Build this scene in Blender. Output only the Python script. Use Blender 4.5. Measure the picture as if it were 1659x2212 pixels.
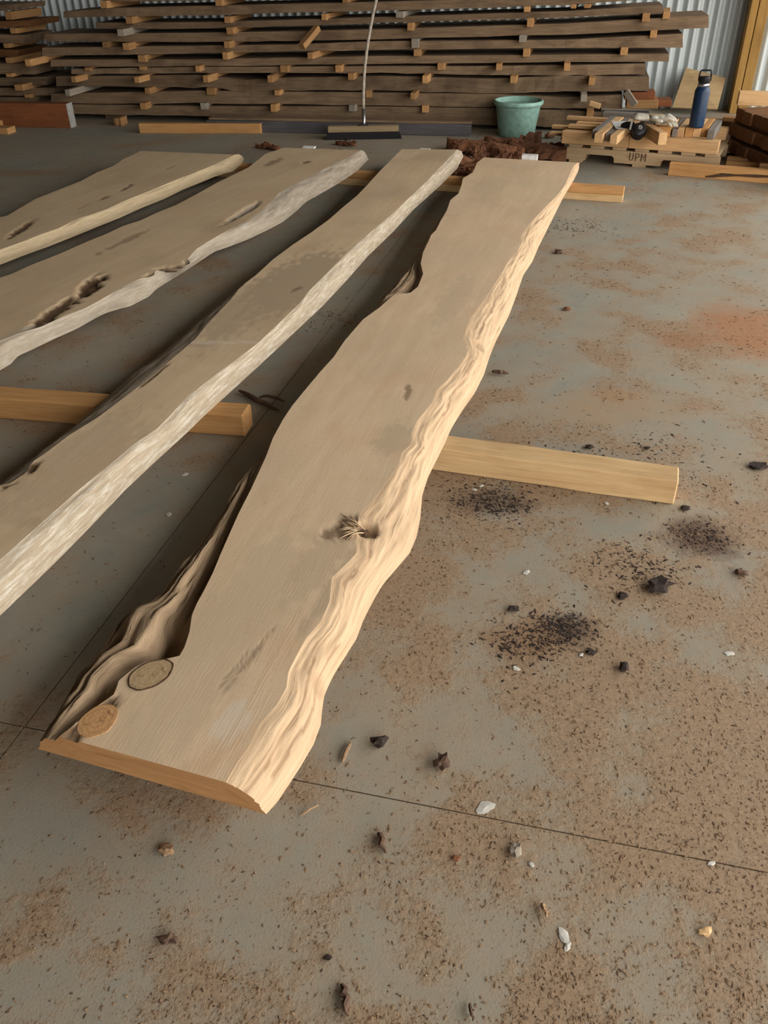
import bpy, bmesh, math, random
from mathutils import Vector, Matrix, noise
import numpy as np
random.seed(7)
for o in list(bpy.data.objects): bpy.data.objects.remove(o)
S = bpy.context.scene
C = S.collection
# ---------------------------------------------------------------- camera
W, H = 1659, 2212
F, ND, ROLL, CH = 1785.0, 2564.0, math.radians(0.95), 1.32
TH = math.atan(F / ND)
R0 = Vector((1, 0, 0)); D0 = Vector((0, -math.sin(TH), -math.cos(TH))); FW = Vector((0, math.cos(TH), -math.sin(TH)))
CX = R0 * math.cos(ROLL) + D0 * math.sin(ROLL)
CD = -R0 * math.sin(ROLL) + D0 * math.cos(ROLL)
cam = bpy.data.cameras.new('camera'); camo = bpy.data.objects.new('camera', cam); C.objects.link(camo)
m = Matrix.Identity(4)
for i in range(3):
    m[i][0] = CX[i]; m[i][1] = -CD[i]; m[i][2] = -FW[i]
m[2][3] = CH
camo.matrix_world = m
cam.sensor_fit = 'VERTICAL'; cam.sensor_height = 36; cam.lens = 36 * F / H; cam.clip_start = .02
S.camera = camo
# ---------------------------------------------------------------- light: overcast daylight through the open right side of the shed
w = bpy.data.worlds.new('sky'); S.world = w; w.use_nodes = True
bg = w.node_tree.nodes['Background']; bg.inputs[0].default_value = (1.0, .982, .95, 1); bg.inputs[1].default_value = 1.0
S.view_settings.view_transform = 'Standard'; S.view_settings.look = 'None'
S.view_settings.gamma = 1; S.view_settings.use_curve_mapping = False
S.view_settings.exposure = 2.6
E1 = Vector((math.cos(math.radians(-14)), math.sin(math.radians(-14)), 0))   # along the back wall
E2 = Vector((-E1.y, E1.x, 0))                                                # towards the back wall
WB = Vector((3.15, 8.15, 0))                                                 # a point of the back wall
RO = 2.6                                                                     # open side: metres along E1 from WB
HC = 4.8                                                                     # eaves height
FO = 0.2                                                                    # front gap added to soften the side light: open from here (along E1) rightward
def portal(org, xdir, out, L, Hh):
    l = bpy.data.lights.new('door_portal', 'AREA'); l.shape = 'RECTANGLE'; l.size = L; l.size_y = Hh; l.cycles.is_portal = True
    o = bpy.data.objects.new('door_portal', l); C.objects.link(o)
    pm = Matrix.Identity(4); ya = out.cross(xdir)
    for i in range(3):
        pm[i][0] = xdir[i]; pm[i][1] = ya[i]; pm[i][2] = out[i]; pm[i][3] = org[i]
    o.matrix_world = pm
HD = 3.5                                                                     # height of the openings, set low for steeper light falloff
portal(WB + E1 * RO - E2 * 6.5 + Vector((0, 0, HD / 2)), E2, E1, 13.0, HD)
portal(WB + E1 * ((RO + FO) / 2) - E2 * 13 + Vector((0, 0, HD / 2)), E1, -E2, RO - FO, HD)

# ---------------------------------------------------------------- pixels to points
def ray(x, y):
    return (CX * (x - W / 2) + CD * (y - H / 2) + FW * F)
def P(x, y, z=0.0):
    d = ray(x, y); return Vector((0, 0, CH)) + d * ((z - CH) / d.z)
def PP(x, y, pt, n):
    d = ray(x, y); o = Vector((0, 0, CH)); return o + d * ((pt - o).dot(n) / d.dot(n))
def PXM(p):                                      # pixels per metre at a point
    return F / ((p - Vector((0, 0, CH))).dot(FW))

# ---------------------------------------------------------------- materials
def lin(c): return tuple(((v / 255) / 12.92 if v / 255 <= .04045 else ((v / 255 + .055) / 1.055) ** 2.4) for v in c) + (1,)
class NT:
    def __init__(s, name, rough=.8):
        s.m = bpy.data.materials.new(name); s.m.use_nodes = True; s.t = s.m.node_tree
        s.b = s.t.nodes['Principled BSDF']; s.b.inputs['Roughness'].default_value = rough
        s.b.inputs['Specular IOR Level'].default_value = .3
    def n(s, typ, **k):
        x = s.t.nodes.new(typ)
        for a, v in k.items():
            if a.startswith('i_'):
                key = a[2:].replace('_', ' ')
                x.inputs[key].default_value = v
            else: setattr(x, a, v)
        return x
    def l(s, a, b): s.t.links.new(a, b)
    def coord(s, kind='Object', scale=(1, 1, 1), attr=None, rand=False):
        if attr:
            c = s.n('ShaderNodeUVMap', uv_map=attr).outputs[0]
        else: c = s.n('ShaderNodeTexCoord').outputs[kind]
        if rand:
            r = s.n('ShaderNodeObjectInfo').outputs['Random']; mu = s.n('ShaderNodeMath', operation='MULTIPLY'); mu.inputs[1].default_value = 37.0; s.l(r, mu.inputs[0])
            ad = s.n('ShaderNodeVectorMath', operation='ADD'); s.l(c, ad.inputs[0]); s.l(mu.outputs[0], ad.inputs[1]); c = ad.outputs[0]
        mp = s.n('ShaderNodeMapping'); mp.inputs['Scale'].default_value = scale; s.l(c, mp.inputs['Vector']); return mp.outputs[0]
    def noise(s, co, scale=5, detail=4, rough=.55, dist=0):
        x = s.n('ShaderNodeTexNoise'); x.inputs['Scale'].default_value = scale; x.inputs['Detail'].default_value = detail
        x.inputs['Roughness'].default_value = rough; x.inputs['Distortion'].default_value = dist; s.l(co, x.inputs['Vector']); return x.outputs['Fac']
    def ramp(s, fac, stops):
        x = s.n('ShaderNodeValToRGB'); e = x.color_ramp.elements
        e[0].position, e[0].color = stops[0]; e[1].position, e[1].color = stops[-1]
        for p, c in stops[1:-1]:
            k = e.new(p); k.color = c
        s.l(fac, x.inputs[0]); return x.outputs[0]
    def mask(s, fac, a, b):
        x = s.n('ShaderNodeMapRange'); x.inputs[1].default_value = a; x.inputs[2].default_value = b; s.l(fac, x.inputs[0]); return x.outputs[0]
    def mix(s, fac, a, b, mode='MIX'):
        x = s.n('ShaderNodeMix', data_type='RGBA', blend_type=mode)
        if isinstance(fac, (int, float)): x.inputs[0].default_value = fac
        else: s.l(fac, x.inputs[0])
        for v, k in ((a, 6), (b, 7)):
            if isinstance(v, tuple): x.inputs[k].default_value = v
            else: s.l(v, x.inputs[k])
        return x.outputs[2]
    def mul(s, a, b):
        x = s.n('ShaderNodeMath', operation='MULTIPLY')
        for v, k in ((a, 0), (b, 1)):
            if isinstance(v, (int, float)): x.inputs[k].default_value = v
            else: s.l(v, x.inputs[k])
        return x.outputs[0]
    def bump(s, h, strength=.3, dist=.01):
        x = s.n('ShaderNodeBump'); x.inputs['Strength'].default_value = strength; x.inputs['Distance'].default_value = dist
        s.l(h, x.inputs['Height']); s.l(x.outputs[0], s.b.inputs['Normal'])
    def out(s, col):
        if isinstance(col, tuple): s.b.inputs['Base Color'].default_value = col
        else: s.l(col, s.b.inputs['Base Color'])
        return s.m
BLK = (0, 0, 0, 1); WHT = (1, 1, 1, 1)
def wood(name, c1, c2, cdark, var=.25, grain=1.0, rough=.8, stain=.35):
    """sawn timber, grain along local X"""
    n = NT(name, rough)
    co = n.coord('Object', (1.6 * grain, 26 * grain, 26 * grain), rand=True)
    g = n.noise(co, 2.2, 5, .6, .6)
    col = n.ramp(g, [(.25, lin(c2)), (.7, lin(c1))])
    fi = n.noise(n.coord('Object', (5, 160, 160), rand=True), 2, 3)
    col = n.mix(n.mask(fi, .52, .75), col, n.mix(.35, col, lin(cdark)))
    st = n.noise(n.coord('Object', (2.2, 4, 4), rand=True), 1.6, 4, .6)
    col = n.mix(n.mul(n.mask(st, .5, .72), stain), col, lin(cdark))
    r = n.n('ShaderNodeObjectInfo').outputs['Random']
    hs = n.n('ShaderNodeHueSaturation'); n.l(col, hs.inputs['Color'])
    mr = n.n('ShaderNodeMapRange'); mr.inputs[3].default_value = 1 - var; mr.inputs[4].default_value = 1 + var * .6; n.l(r, mr.inputs[0]); n.l(mr.outputs[0], hs.inputs['Value'])
    n.bump(n.noise(n.coord('Object', (4, 90, 90), rand=True), 2, 4), .35, .004)
    return n.out(hs.outputs[0])
def plain(name, c, rough=.6, var=0, metal=0, bump=0):
    n = NT(name, rough)
    co = n.coord('Object')
    k = n.noise(co, 30, 4)
    c2 = tuple(max(0, v * .82) for v in c)
    n.b.inputs['Metallic'].default_value = metal
    if bump: n.bump(n.noise(co, 120, 4), bump, .003)
    return n.out(n.ramp(k, [(.3, lin(c2)), (.7, lin(c))]))
M = {}
M['stack'] = wood('weathered_stack_timber', (140, 116, 90), (108, 88, 66), (62, 46, 36), .3, 1, .9, .55)
M['sticker'] = wood('spacer_timber', (190, 146, 96), (160, 115, 70), (110, 78, 50), .32)
M['stickergrey'] = wood('grey_spacer_timber', (158, 148, 132), (132, 120, 104), (95, 84, 72), .15)
M['pine'] = wood('bearer_pine', (198, 152, 98), (174, 124, 72), (134, 90, 50), .08)
M['pinelight'] = wood('light_bearer_pine', (208, 176, 130), (190, 154, 106), (150, 112, 72), .06)
M['dimlight'] = wood('pallet_timber_light', (216, 178, 130), (198, 154, 104), (150, 106, 66), .16)
M['greytimber'] = wood('grey_timber', (140, 132, 122), (116, 108, 100), (84, 76, 70), .1)
M['pallet'] = wood('pallet_wood', (186, 160, 124), (162, 134, 100), (112, 90, 66), .1)
M['brownbeam'] = wood('brown_beam', (138, 84, 48), (112, 64, 36), (72, 40, 24), .05)
M['pack'] = wood('pack_timber', (128, 88, 52), (100, 66, 38), (60, 38, 24), .25)
M['post'] = wood('post_timber', (172, 134, 72), (146, 108, 54), (104, 74, 36), .04)
M['ply'] = wood('plywood', (170, 144, 104), (150, 124, 88), (112, 90, 62), .04, .6)
M['darkbeam'] = wood('dark_grey_beam', (92, 88, 88), (72, 68, 70), (48, 44, 46), .04)
M['bark'] = wood('bark', (132, 88, 60), (92, 58, 40), (44, 28, 20), .3, .8, .95, .6)
M['white'] = plain('white_paint', (232, 230, 226), .6)
M['chalk'] = plain('whitened_end', (170, 168, 160), .8)
M['black'] = plain('black_plastic', (30, 29, 30), .42)
M['bristle'] = plain('black_bristle', (30, 26, 28), .9)
M['metal'] = plain('bright_metal', (190, 190, 192), .3, metal=.9)
M['darkmetal'] = plain('dark_metal', (70, 66, 62), .5, metal=.6)
M['handle'] = plain('handle_grey', (176, 164, 146), .6)
M['broomwood'] = wood('broom_wood', (150, 130, 98), (128, 108, 80), (90, 72, 52), .03)
M['bucket'] = plain('bucket_green', (146, 182, 168), .5)
M['bottle'] = plain('bottle_blue', (26, 50, 78), .38)
M['leather'] = plain('glove_leather', (206, 198, 180), .9, bump=.6)
M['leatherdark'] = plain('glove_leather_dark', (120, 108, 94), .9, bump=.6)  # darker tone of the glove leather
M['ink'] = plain('stencil_ink', (92, 70, 52), .9)
M['dirt'] = plain('dark_dirt', (58, 46, 40), .95, bump=.8)
M['flake'] = plain('white_flake', (214, 208, 196), .8)
M['chip'] = wood('chip_wood', (180, 146, 110), (140, 108, 78), (92, 68, 48), .3)
M['chipdark'] = wood('chip_dark', (104, 80, 62), (74, 54, 42), (46, 34, 28), .3)
def slabmat(name, c1, c2, cst, crot, saw=.5, glow=0):
    n = NT(name, .82)
    uv = 'grain'
    g = n.noise(n.coord(attr=uv, scale=(1.2, 14, 1)), 1.6, 6, .62, .9)
    col = n.ramp(g, [(.28, lin(c2)), (.68, lin(c1))])
    big = n.noise(n.coord(attr=uv, scale=(1.6, 2.6, 1)), 1.3, 3, .5, .4)
    col = n.mix(n.mul(n.mask(big, .42, .68), .55), col, lin(cst))
    fi = n.noise(n.coord(attr=uv, scale=(7, 190, 1)), 1.5, 3)
    col = n.mix(n.mul(n.mask(fi, .5, .8), .2), col, n.mix(.5, col, lin(crot)))
    # cross-cut saw marks
    wvf = n.noise(n.coord(attr=uv, scale=(70, 2.2, 1)), 1.5, 3, .6, .5)
    col = n.mix(n.mul(n.mask(wvf, .45, .75), .10), col, lin(c2))
    bl = n.noise(n.coord(attr=uv, scale=(2.2, 3.2, 1)), 2.2, 5, .6, .8)
    col = n.mix(n.mul(n.mask(bl, .5, .72), .5), col, lin((200, 164, 126)))
    fs = n.noise(n.coord(attr=uv, scale=(60, 160, 1)), 2, 3, .6)
    col = n.mix(n.mul(n.mask(fs, .58, .75), .3), col, lin(crot))
    sp = n.noise(n.coord(attr=uv, scale=(6, 22, 1)), 3, 5, .7)
    col = n.mix(n.mul(n.mask(sp, .64, .76), .5), col, lin(crot))
    at = n.n('ShaderNodeAttribute', attribute_name='stain', attribute_type='GEOMETRY')
    sep = n.n('ShaderNodeSeparateColor'); n.l(at.outputs['Color'], sep.inputs[0])
    col = n.mix(sep.outputs[0], col, lin(cst))
    rn = n.noise(n.coord(attr=uv, scale=(10, 34, 1)), 3, 5, .7)
    rot = n.ramp(rn, [(.32, lin(tuple(v * .45 for v in crot))), (.6, lin(crot)), (.8, lin(tuple(min(255, v * 1.5) for v in crot)))])
    col = n.mix(sep.outputs[1], col, rot)
    col = n.mix(sep.outputs[2], col, lin((214, 206, 190)))
    h = n.n('ShaderNodeMath', operation='ADD'); n.l(n.mul(wvf, saw * 2.5), h.inputs[0]); n.l(n.noise(n.coord(attr=uv, scale=(9, 120, 1)), 2, 4), h.inputs[1])
    n.bump(h.outputs[0], .2, .002)
    return n.out(col)
M['slab4'] = slabmat('slab_face_warm', (220, 192, 158), (206, 176, 142), (192, 170, 140), (112, 80, 52), .12)
M['slab3'] = slabmat('slab_face_tan', (210, 185, 150), (197, 170, 135), (168, 147, 119), (106, 78, 52), .12)
M['slab2'] = slabmat('slab_face_brown', (206, 182, 148), (193, 167, 132), (176, 152, 120), (104, 76, 52), .12)
def edgemat(name, c1, c2, cdark, flake=.0, cflake=(216, 208, 194), bmp=.35):
    n = NT(name, .85)
    g = n.noise(n.coord(attr='grain', scale=(2.2, 16, 1)), 2, 7, .7, 1.2)
    col = n.ramp(g, [(.25, lin(c2)), (.65, lin(c1))])
    cr = n.noise(n.coord(attr='grain', scale=(2.0, 46, 1)), 2, 4, .6, .6)
    col = n.mix(n.mul(n.mask(cr, .62, .74), .6), col, lin(cdark))
    if flake:
        fl = n.noise(n.coord(attr='grain', scale=(4.5, 16, 1)), 2.2, 9, .82)
        col = n.mix(n.mul(n.mask(fl, .49, .60), flake), col, lin(cflake))
    at = n.n('ShaderNodeAttribute', attribute_name='stain', attribute_type='GEOMETRY')
    sep = n.n('ShaderNodeSeparateColor'); n.l(at.outputs['Color'], sep.inputs[0])
    col = n.mix(sep.outputs[1], col, lin(cdark)); col = n.mix(sep.outputs[2], col, lin(cflake))
    hh = n.n('ShaderNodeMath', operation='SUBTRACT'); n.l(n.noise(n.coord(attr='grain', scale=(6, 40, 1)), 2, 6, .7, .8), hh.inputs[0]); n.l(n.mul(n.mask(cr, .58, .7), .8), hh.inputs[1])
    n.bump(hh.outputs[0], bmp, .005)
    return n.out(col)
M['edge4'] = edgemat('live_edge_pale', (200, 172, 138), (178, 147, 113), (120, 84, 54))
M['edge4l'] = edgemat('live_edge_bark', (178, 152, 120), (128, 104, 80), (66, 48, 36), bmp=.8)
M['edge3'] = edgemat('live_edge_flaking', (182, 165, 140), (160, 141, 116), (112, 94, 76), .75, (212, 204, 188))
M['edge2'] = edgemat('live_edge_grey', (170, 156, 136), (146, 130, 110), (92, 74, 56), .5, (194, 188, 176))
M['edge1'] = edgemat('live_edge_cream', (184, 164, 132), (160, 138, 106), (106, 84, 62), .35, (198, 182, 152))
M['endgrain'] = edgemat('end_grain', (184, 138, 90), (156, 110, 68), (104, 66, 38))
M['knot'] = None
def knotmat(name, c1, c2, ring):
    n = NT(name, .9)
    co = n.coord('Object')
    wv = n.n('ShaderNodeTexWave', wave_type='RINGS', rings_direction='Z'); wv.inputs['Scale'].default_value = 30; wv.inputs['Distortion'].default_value = 9; wv.inputs['Detail'].default_value = 4
    n.l(co, wv.inputs['Vector'])
    col = n.mix(n.mul(wv.outputs['Fac'], .6), lin(c1), lin(c2))
    k = n.noise(n.coord('Object'), 60, 6, .7)
    col = n.mix(n.mul(n.mask(k, .56, .68), .8), col, lin(ring))
    n.bump(k, .6, .003)
    return n.out(col)
M['knot'] = knotmat('knot_grey', (176, 150, 112), (160, 134, 100), (100, 74, 50))
M['knotorange'] = knotmat('knot_orange', (190, 146, 98), (168, 124, 80), (96, 62, 38))
M['knotring'] = plain('knot_ring_bark', (84, 62, 44), .95, bump=.8)

def floormat():
    n = NT('dusty_concrete', .85)
    co = n.coord('Object')
    b = n.noise(co, 6.5, 8, .68, .9); c = n.noise(co, 42, 6, .72); d = n.noise(co, 210, 3, .6); a = n.noise(co, 1.1, 4, .6, .5)
    conc = n.ramp(b, [(.3, lin((132, 132, 121))), (.7, lin((152, 146, 131)))])
    conc = n.mix(n.mul(n.mask(a, .35, .65), .5), conc, lin((158, 142, 118)))
    at = n.n('ShaderNodeAttribute', attribute_name='dust', attribute_type='GEOMETRY')
    s1 = n.n('ShaderNodeMath', operation='ADD'); n.l(at.outputs['Fac'], s1.inputs[0]); n.l(n.mul(c, 1.1), s1.inputs[1])
    s2 = n.n('ShaderNodeMath', operation='ADD'); n.l(s1.outputs[0], s2.inputs[0]); n.l(n.mul(b, .5), s2.inputs[1])
    film = n.mask(s2.outputs[0], .35, 1.0)
    dust = n.mask(s2.outputs[0], .76, 1.04)
    col = n.mix(n.mul(film, .62), conc, lin((156, 132, 104)))
    dcol = n.ramp(n.noise(co, 90, 6, .75), [(.25, lin((92, 70, 50))), (.45, lin((142, 114, 86))), (.75, lin((176, 147, 115)))])
    col = n.mix(n.mul(dust, .62), col, dcol)
    gr = n.mask(n.noise(co, 190, 4, .65), .56, .64)
    col = n.mix(n.mul(gr, n.mul(n.mask(s2.outputs[0], .35, .95), .5)), col, lin((104, 84, 66)))
    spk = n.mask(n.noise(co, 120, 5, .75), .60, .68)
    col = n.mix(n.mul(spk, .45), col, lin((108, 88, 70)))
    spl = n.mask(n.noise(n.coord('Object', (1, 1, 1)), 150, 4, .7), .33, .26)
    col = n.mix(n.mul(spl, .35), col, lin((196, 178, 152)))
    # sawdust, dirt and darker brown patches, at their places on the floor
    def patch(px, py, rx, ry, c, amt, seed):
        nonlocal col
        p = P(px, py)
        mp = n.n('ShaderNodeMapping'); mp.vector_type = 'POINT'
        mp.inputs['Location'].default_value = (-p.x / rx, -p.y / ry, 0); mp.inputs['Scale'].default_value = (1 / rx, 1 / ry, 0)
        n.l(n.n('ShaderNodeTexCoord').outputs['Object'], mp.inputs['Vector'])
        ln = n.n('ShaderNodeVectorMath', operation='LENGTH'); n.l(mp.outputs[0], ln.inputs[0])
        ad = n.n('ShaderNodeMath', operation='ADD'); n.l(ln.outputs['Value'], ad.inputs[0])
        n.l(n.mul(n.noise(co, seed, 6, .7), 1.3), ad.inputs[1])
        col = n.mix(n.mul(n.mask(ad.outputs[0], 1.62, 1.1), amt), col, lin(c))
    patch(1625, 715, .28, .36, (160, 112, 76), .8, 11)
    patch(1470, 735, .16, .10, (150, 106, 72), .6, 9)
    patch(1330, 880, .30, .18, (160, 128, 92), .5, 8)
    patch(1510, 1160, .12, .12, (92, 70, 56), .85, 14)
    patch(1220, 1360, .10, .07, (84, 64, 50), .75, 18)
    patch(1060, 1085, .16, .09, (96, 76, 60), .7, 16)
    patch(1130, 1390, .12, .10, (134, 104, 76), .7, 12)
    patch(620, 330, .8, .25, (110, 96, 84), .35, 5)
    patch(960, 365, .35, .3, (96, 72, 54), .8, 6)
    patch(215, 500, .9, .35, (112, 92, 78), .5, 4)
    h = n.n('ShaderNodeMath', operation='ADD'); n.l(n.mul(dust, .35), h.inputs[0]); n.l(n.mul(d, .5), h.inputs[1])
    h2 = n.n('ShaderNodeMath', operation='ADD'); n.l(h.outputs[0], h2.inputs[0]); n.l(n.mul(n.mul(c, dust), 1.2), h2.inputs[1])
    n.bump(h2.outputs[0], .35, .003)
    return n.out(col)
M['floor'] = floormat()
n_ = NT('corrugated_steel', .45); n_.b.inputs['Metallic'].default_value = .15
M['steel'] = n_.out(n_.ramp(n_.noise(n_.coord('Object', (1, 1, .2)), 3, 4), [(.3, lin((176, 184, 184))), (.7, lin((196, 202, 200)))]))
M['roof'] = plain('roof_lining', (104, 98, 90), .8)
M['gravel'] = plain('bounce_gravel', (150, 142, 128), .9)
M['jointdark'] = plain('joint_dirt', (112, 97, 80), .95)

# ---------------------------------------------------------------- object helpers
def tag(o, label=None, cat=None, group=None, kind=None):
    if label: o['label'] = label
    if cat: o['category'] = cat
    if group: o['group'] = group
    o['kind'] = kind or 'thing'
    return o
def link(name, me, mat, parent=None, smooth=False):
    o = bpy.data.objects.new(name, me); C.objects.link(o)
    if mat:
        me.materials.clear(); me.materials.append(M[mat] if isinstance(mat, str) else mat)
    if smooth:
        for p in me.polygons: p.use_smooth = True
    if parent: o.parent = parent
    return o
def empty(name, loc=(0, 0, 0), rz=0):
    o = bpy.data.objects.new(name, None); C.objects.link(o); o.location = loc; o.rotation_euler = (0, 0, rz); o.empty_display_size = .1
    return o
def pydata(name, v, f, mat, parent=None, smooth=False):
    me = bpy.data.meshes.new(name); me.from_pydata([tuple(a) for a in v], [], f); me.update()
    return link(name, me, mat, parent, smooth)
def boxmesh(name, L, Wd, Hh, bev=.003, rag=0, seg=1, seed=0):
    """box x:0..L, y:0..Wd, z:0..Hh; ragged: edges wander a little along the length"""
    bm = bmesh.new(); rnd = random.Random(seed)
    n = seg + 1; vs = []
    for i in range(n):
        x = L * i / seg
        k = lambda: (rnd.uniform(-1, 1) * rag)
        vs.append([bm.verts.new((x, k(), k())), bm.verts.new((x, Wd + k(), k())), bm.verts.new((x, Wd + k(), Hh + k())), bm.verts.new((x, k(), Hh + k()))])
    for i in range(seg):
        a, b = vs[i], vs[i + 1]
        for j in range(4):
            bm.faces.new((a[j], a[(j + 1) % 4], b[(j + 1) % 4], b[j]))
    bm.faces.new(vs[0][::-1]); bm.faces.new(vs[-1])
    bmesh.ops.recalc_face_normals(bm, faces=bm.faces)
    if bev:
        es = [e for e in bm.edges if len(e.link_faces) == 2 and e.link_faces[0].normal.angle(e.link_faces[1].normal, 0) > .9]
        bmesh.ops.bevel(bm, geom=es, offset=bev, segments=1, affect='EDGES')
    me = bpy.data.meshes.new(name); bm.to_mesh(me); bm.free(); return me
def timber(name, p0, p1, wd, ht, mat, label=None, cat='timber', group=None, parent=None, bev=.003, side=1, roll=0, rag=0, seg=1, seed=0):
    """timber whose front lower edge runs p0 -> p1; width goes to the left of that direction (side=1)"""
    d = Vector(p1) - Vector(p0); L = d.length
    me = boxmesh(name, L, wd, ht, bev, rag, seg, seed)
    o = link(name, me, mat, parent)
    x = d.normalized(); y = Vector((0, 0, 1)).cross(x).normalized() * side; z = x.cross(y) * side
    mm = Matrix.Identity(4)
    for i in range(3):
        mm[i][0] = x[i]; mm[i][1] = y[i]; mm[i][2] = z[i]; mm[i][3] = p0[i]
    if side < 0: me.flip_normals()
    if roll: mm = mm @ Matrix.Rotation(roll, 4, 'X')
    o.matrix_world = mm
    if label: tag(o, label, cat, group)
    return o
def tube(name, pts, rad, mat, parent=None, n=10, closed=False):
    bm = bmesh.new(); rings = []
    N = len(pts); pts = [Vector(p) for p in pts]
    for i, p in enumerate(pts):
        a = pts[(i - 1) % N] if closed else pts[max(i - 1, 0)]; b = pts[(i + 1) % N] if closed else pts[min(i + 1, N - 1)]
        t = (b - a).normalized(); u = t.cross(Vector((0.31, .2, .93))).normalized(); v = t.cross(u)
        r = rad[i] if isinstance(rad, (list, tuple)) else rad
        rings.append([bm.verts.new(p + u * math.cos(k / n * 6.28318) * r + v * math.sin(k / n * 6.28318) * r) for k in range(n)])
    for i in range(N if closed else N - 1):
        a, b = rings[i], rings[(i + 1) % N]
        for k in range(n): bm.faces.new((a[k], a[(k + 1) % n], b[(k + 1) % n], b[k]))
    if not closed: bm.faces.new(rings[0][::-1]); bm.faces.new(rings[-1])
    bmesh.ops.recalc_face_normals(bm, faces=bm.faces)
    me = bpy.data.meshes.new(name); bm.to_mesh(me); bm.free()
    return link(name, me, mat, parent, True)
def lathe(name, prof, mat, parent=None, n=40, loc=(0, 0, 0)):
    v = []; f = []
    for r, z in prof:
        for k in range(n): v.append((r * math.cos(k / n * 6.28318), r * math.sin(k / n * 6.28318), z))
    for i in range(len(prof) - 1):
        for k in range(n): f.append((i * n + k, i * n + (k + 1) % n, (i + 1) * n + (k + 1) % n, (i + 1) * n + k))
    if prof[0][0] > 1e-4: f.append(tuple(range(n))[::-1])
    o = pydata(name, v, f, mat, parent, True); o.location = loc
    return o
def chunk(name, loc, size, mat, seed, label=None, cat='debris', rz=0, group=None, rough=.5):
    bm = bmesh.new(); bmesh.ops.create_icosphere(bm, subdivisions=2, radius=1)
    for v in bm.verts:
        k = 1 + rough * noise.noise(v.co * 1.7 + Vector((seed * 3.7, seed, 0))) + .25 * noise.noise(v.co * 5 + Vector((seed, 0, 9)))
        v.co = Vector((v.co.x * size[0] * k, v.co.y * size[1] * k, v.co.z * size[2] * k))
    zm = min(v.co.z for v in bm.verts)
    for v in bm.verts: v.co.z -= zm
    me = bpy.data.meshes.new(name); bm.to_mesh(me); bm.free()
    o = link(name, me, mat); o.location = loc; o.rotation_euler = (0, 0, rz)
    if label: tag(o, label, cat, group)
    return o

# ================================================================ the setting
def struct(name, v, f, mat, parent=None):
    o = pydata(name, v, f, mat, parent)
    if not parent: o['kind'] = 'structure'
    return o
# floor: a base plus four poured panels parted by two saw-cut joints; where dust has settled is stored per point
def fbm(x, y, sc, k, oct=4):
    r = 0; a_ = 1; t_ = 0
    for i in range(oct):
        r += a_ * noise.noise(Vector((x * sc, y * sc, k + i * 7.3))); t_ += a_; a_ *= .55; sc *= 2.1
    return r / t_
slabline = lambda y: -.62 + (y - 1.0) * .345                     # roughly the axis of the nearest slab
def dustf(x, y):
    wx = x + .12 * fbm(x, y, 2.3, 31, 2); wy = y + .12 * fbm(x, y, 2.3, 57, 2)
    d = 1.15 * fbm(wx, wy, 5.2, 3, 5) + .75 * fbm(wx * .6 + wy * .5, wy * .9 - wx, 1.5, 11, 3)
    d += .06 if x > slabline(y) + .1 else -.10
    d += max(-.22, min(.05, (1.9 - y) * .07))
    return d
j1a, j1b = P(640, 1685), P(1659, 1885); j2a, j2b = P(233, 1335), P(845, 538)
d1 = (j1b - j1a).normalized(); d2 = (j2b - j2a).normalized()
A = Matrix(((d1.x, -d2.x), (d1.y, -d2.y))).inverted() @ Vector((j2a.x - j1a.x, j2a.y - j1a.y))
cr = j1a + d1 * A[0]
floor = struct('floor', [(-12, -8, -.004), (12, -8, -.004), (12, 16, -.004), (-12, 16, -.004)], [(0, 1, 2, 3)], 'jointdark')
floor['label'] = 'dusty grey concrete shed floor with saw cut joints'
gp = .0016
def steps(near, far):
    out = [0.0]
    while out[-1] < far: out.append(out[-1] + (.022 if out[-1] < near else .022 + (out[-1] - near) * .22))
    return out
for sx, nx in ((-1, 1.6), (1, 3.4)):
    for sy, ny in ((-1, 1.1), (1, 4.6)):
        o0 = cr + d1 * gp * sx + d2 * gp * sy
        xs = steps(nx, 10.5); ys = steps(ny, 11.5); v = []; f = []; du = []
        for a_ in xs:
            for b_ in ys:
                p = o0 + d1 * a_ * sx + d2 * b_ * sy; v.append((p.x, p.y, 0)); du.append(dustf(p.x, p.y))
        ny_ = len(ys)
        for i in range(len(xs) - 1):
            for j in range(ny_ - 1):
                q = (i * ny_ + j, (i + 1) * ny_ + j, (i + 1) * ny_ + j + 1, i * ny_ + j + 1); f.append(q if sx * sy > 0 else q[::-1])
        nb = len(v)                                              # the two sides facing the joints
        for i in range(len(xs)): v.append((v[i * ny_][0], v[i * ny_][1], -.0038)); du.append(0)
        for i in range(len(xs) - 1): f.append((i * ny_, (i + 1) * ny_, nb + i + 1, nb + i))
        nc_ = len(v)
        for j in range(ny_): v.append((v[j][0], v[j][1], -.0038)); du.append(0)
        for j in range(ny_ - 1): f.append((j, j + 1, nc_ + j + 1, nc_ + j))
        o = pydata('concrete_panel', v, f, 'floor', floor)
        at_ = o.data.attributes.new('dust', 'FLOAT', 'POINT'); at_.data.foreach_set('value', du)
yard = struct('bounce_ground', [tuple(WB + E1 * a + E2 * b + Vector((0, 0, -.03))) for a, b in ((RO + .1, -60), (RO + 70, -60), (RO + 70, 60), (RO + .1, 60))], [(0, 1, 2, 3)], 'gravel')  # unseen ground, added so daylight bounces in from below
yard['label'] = 'unseen yard ground outside the open side, added to bounce daylight in'
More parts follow.
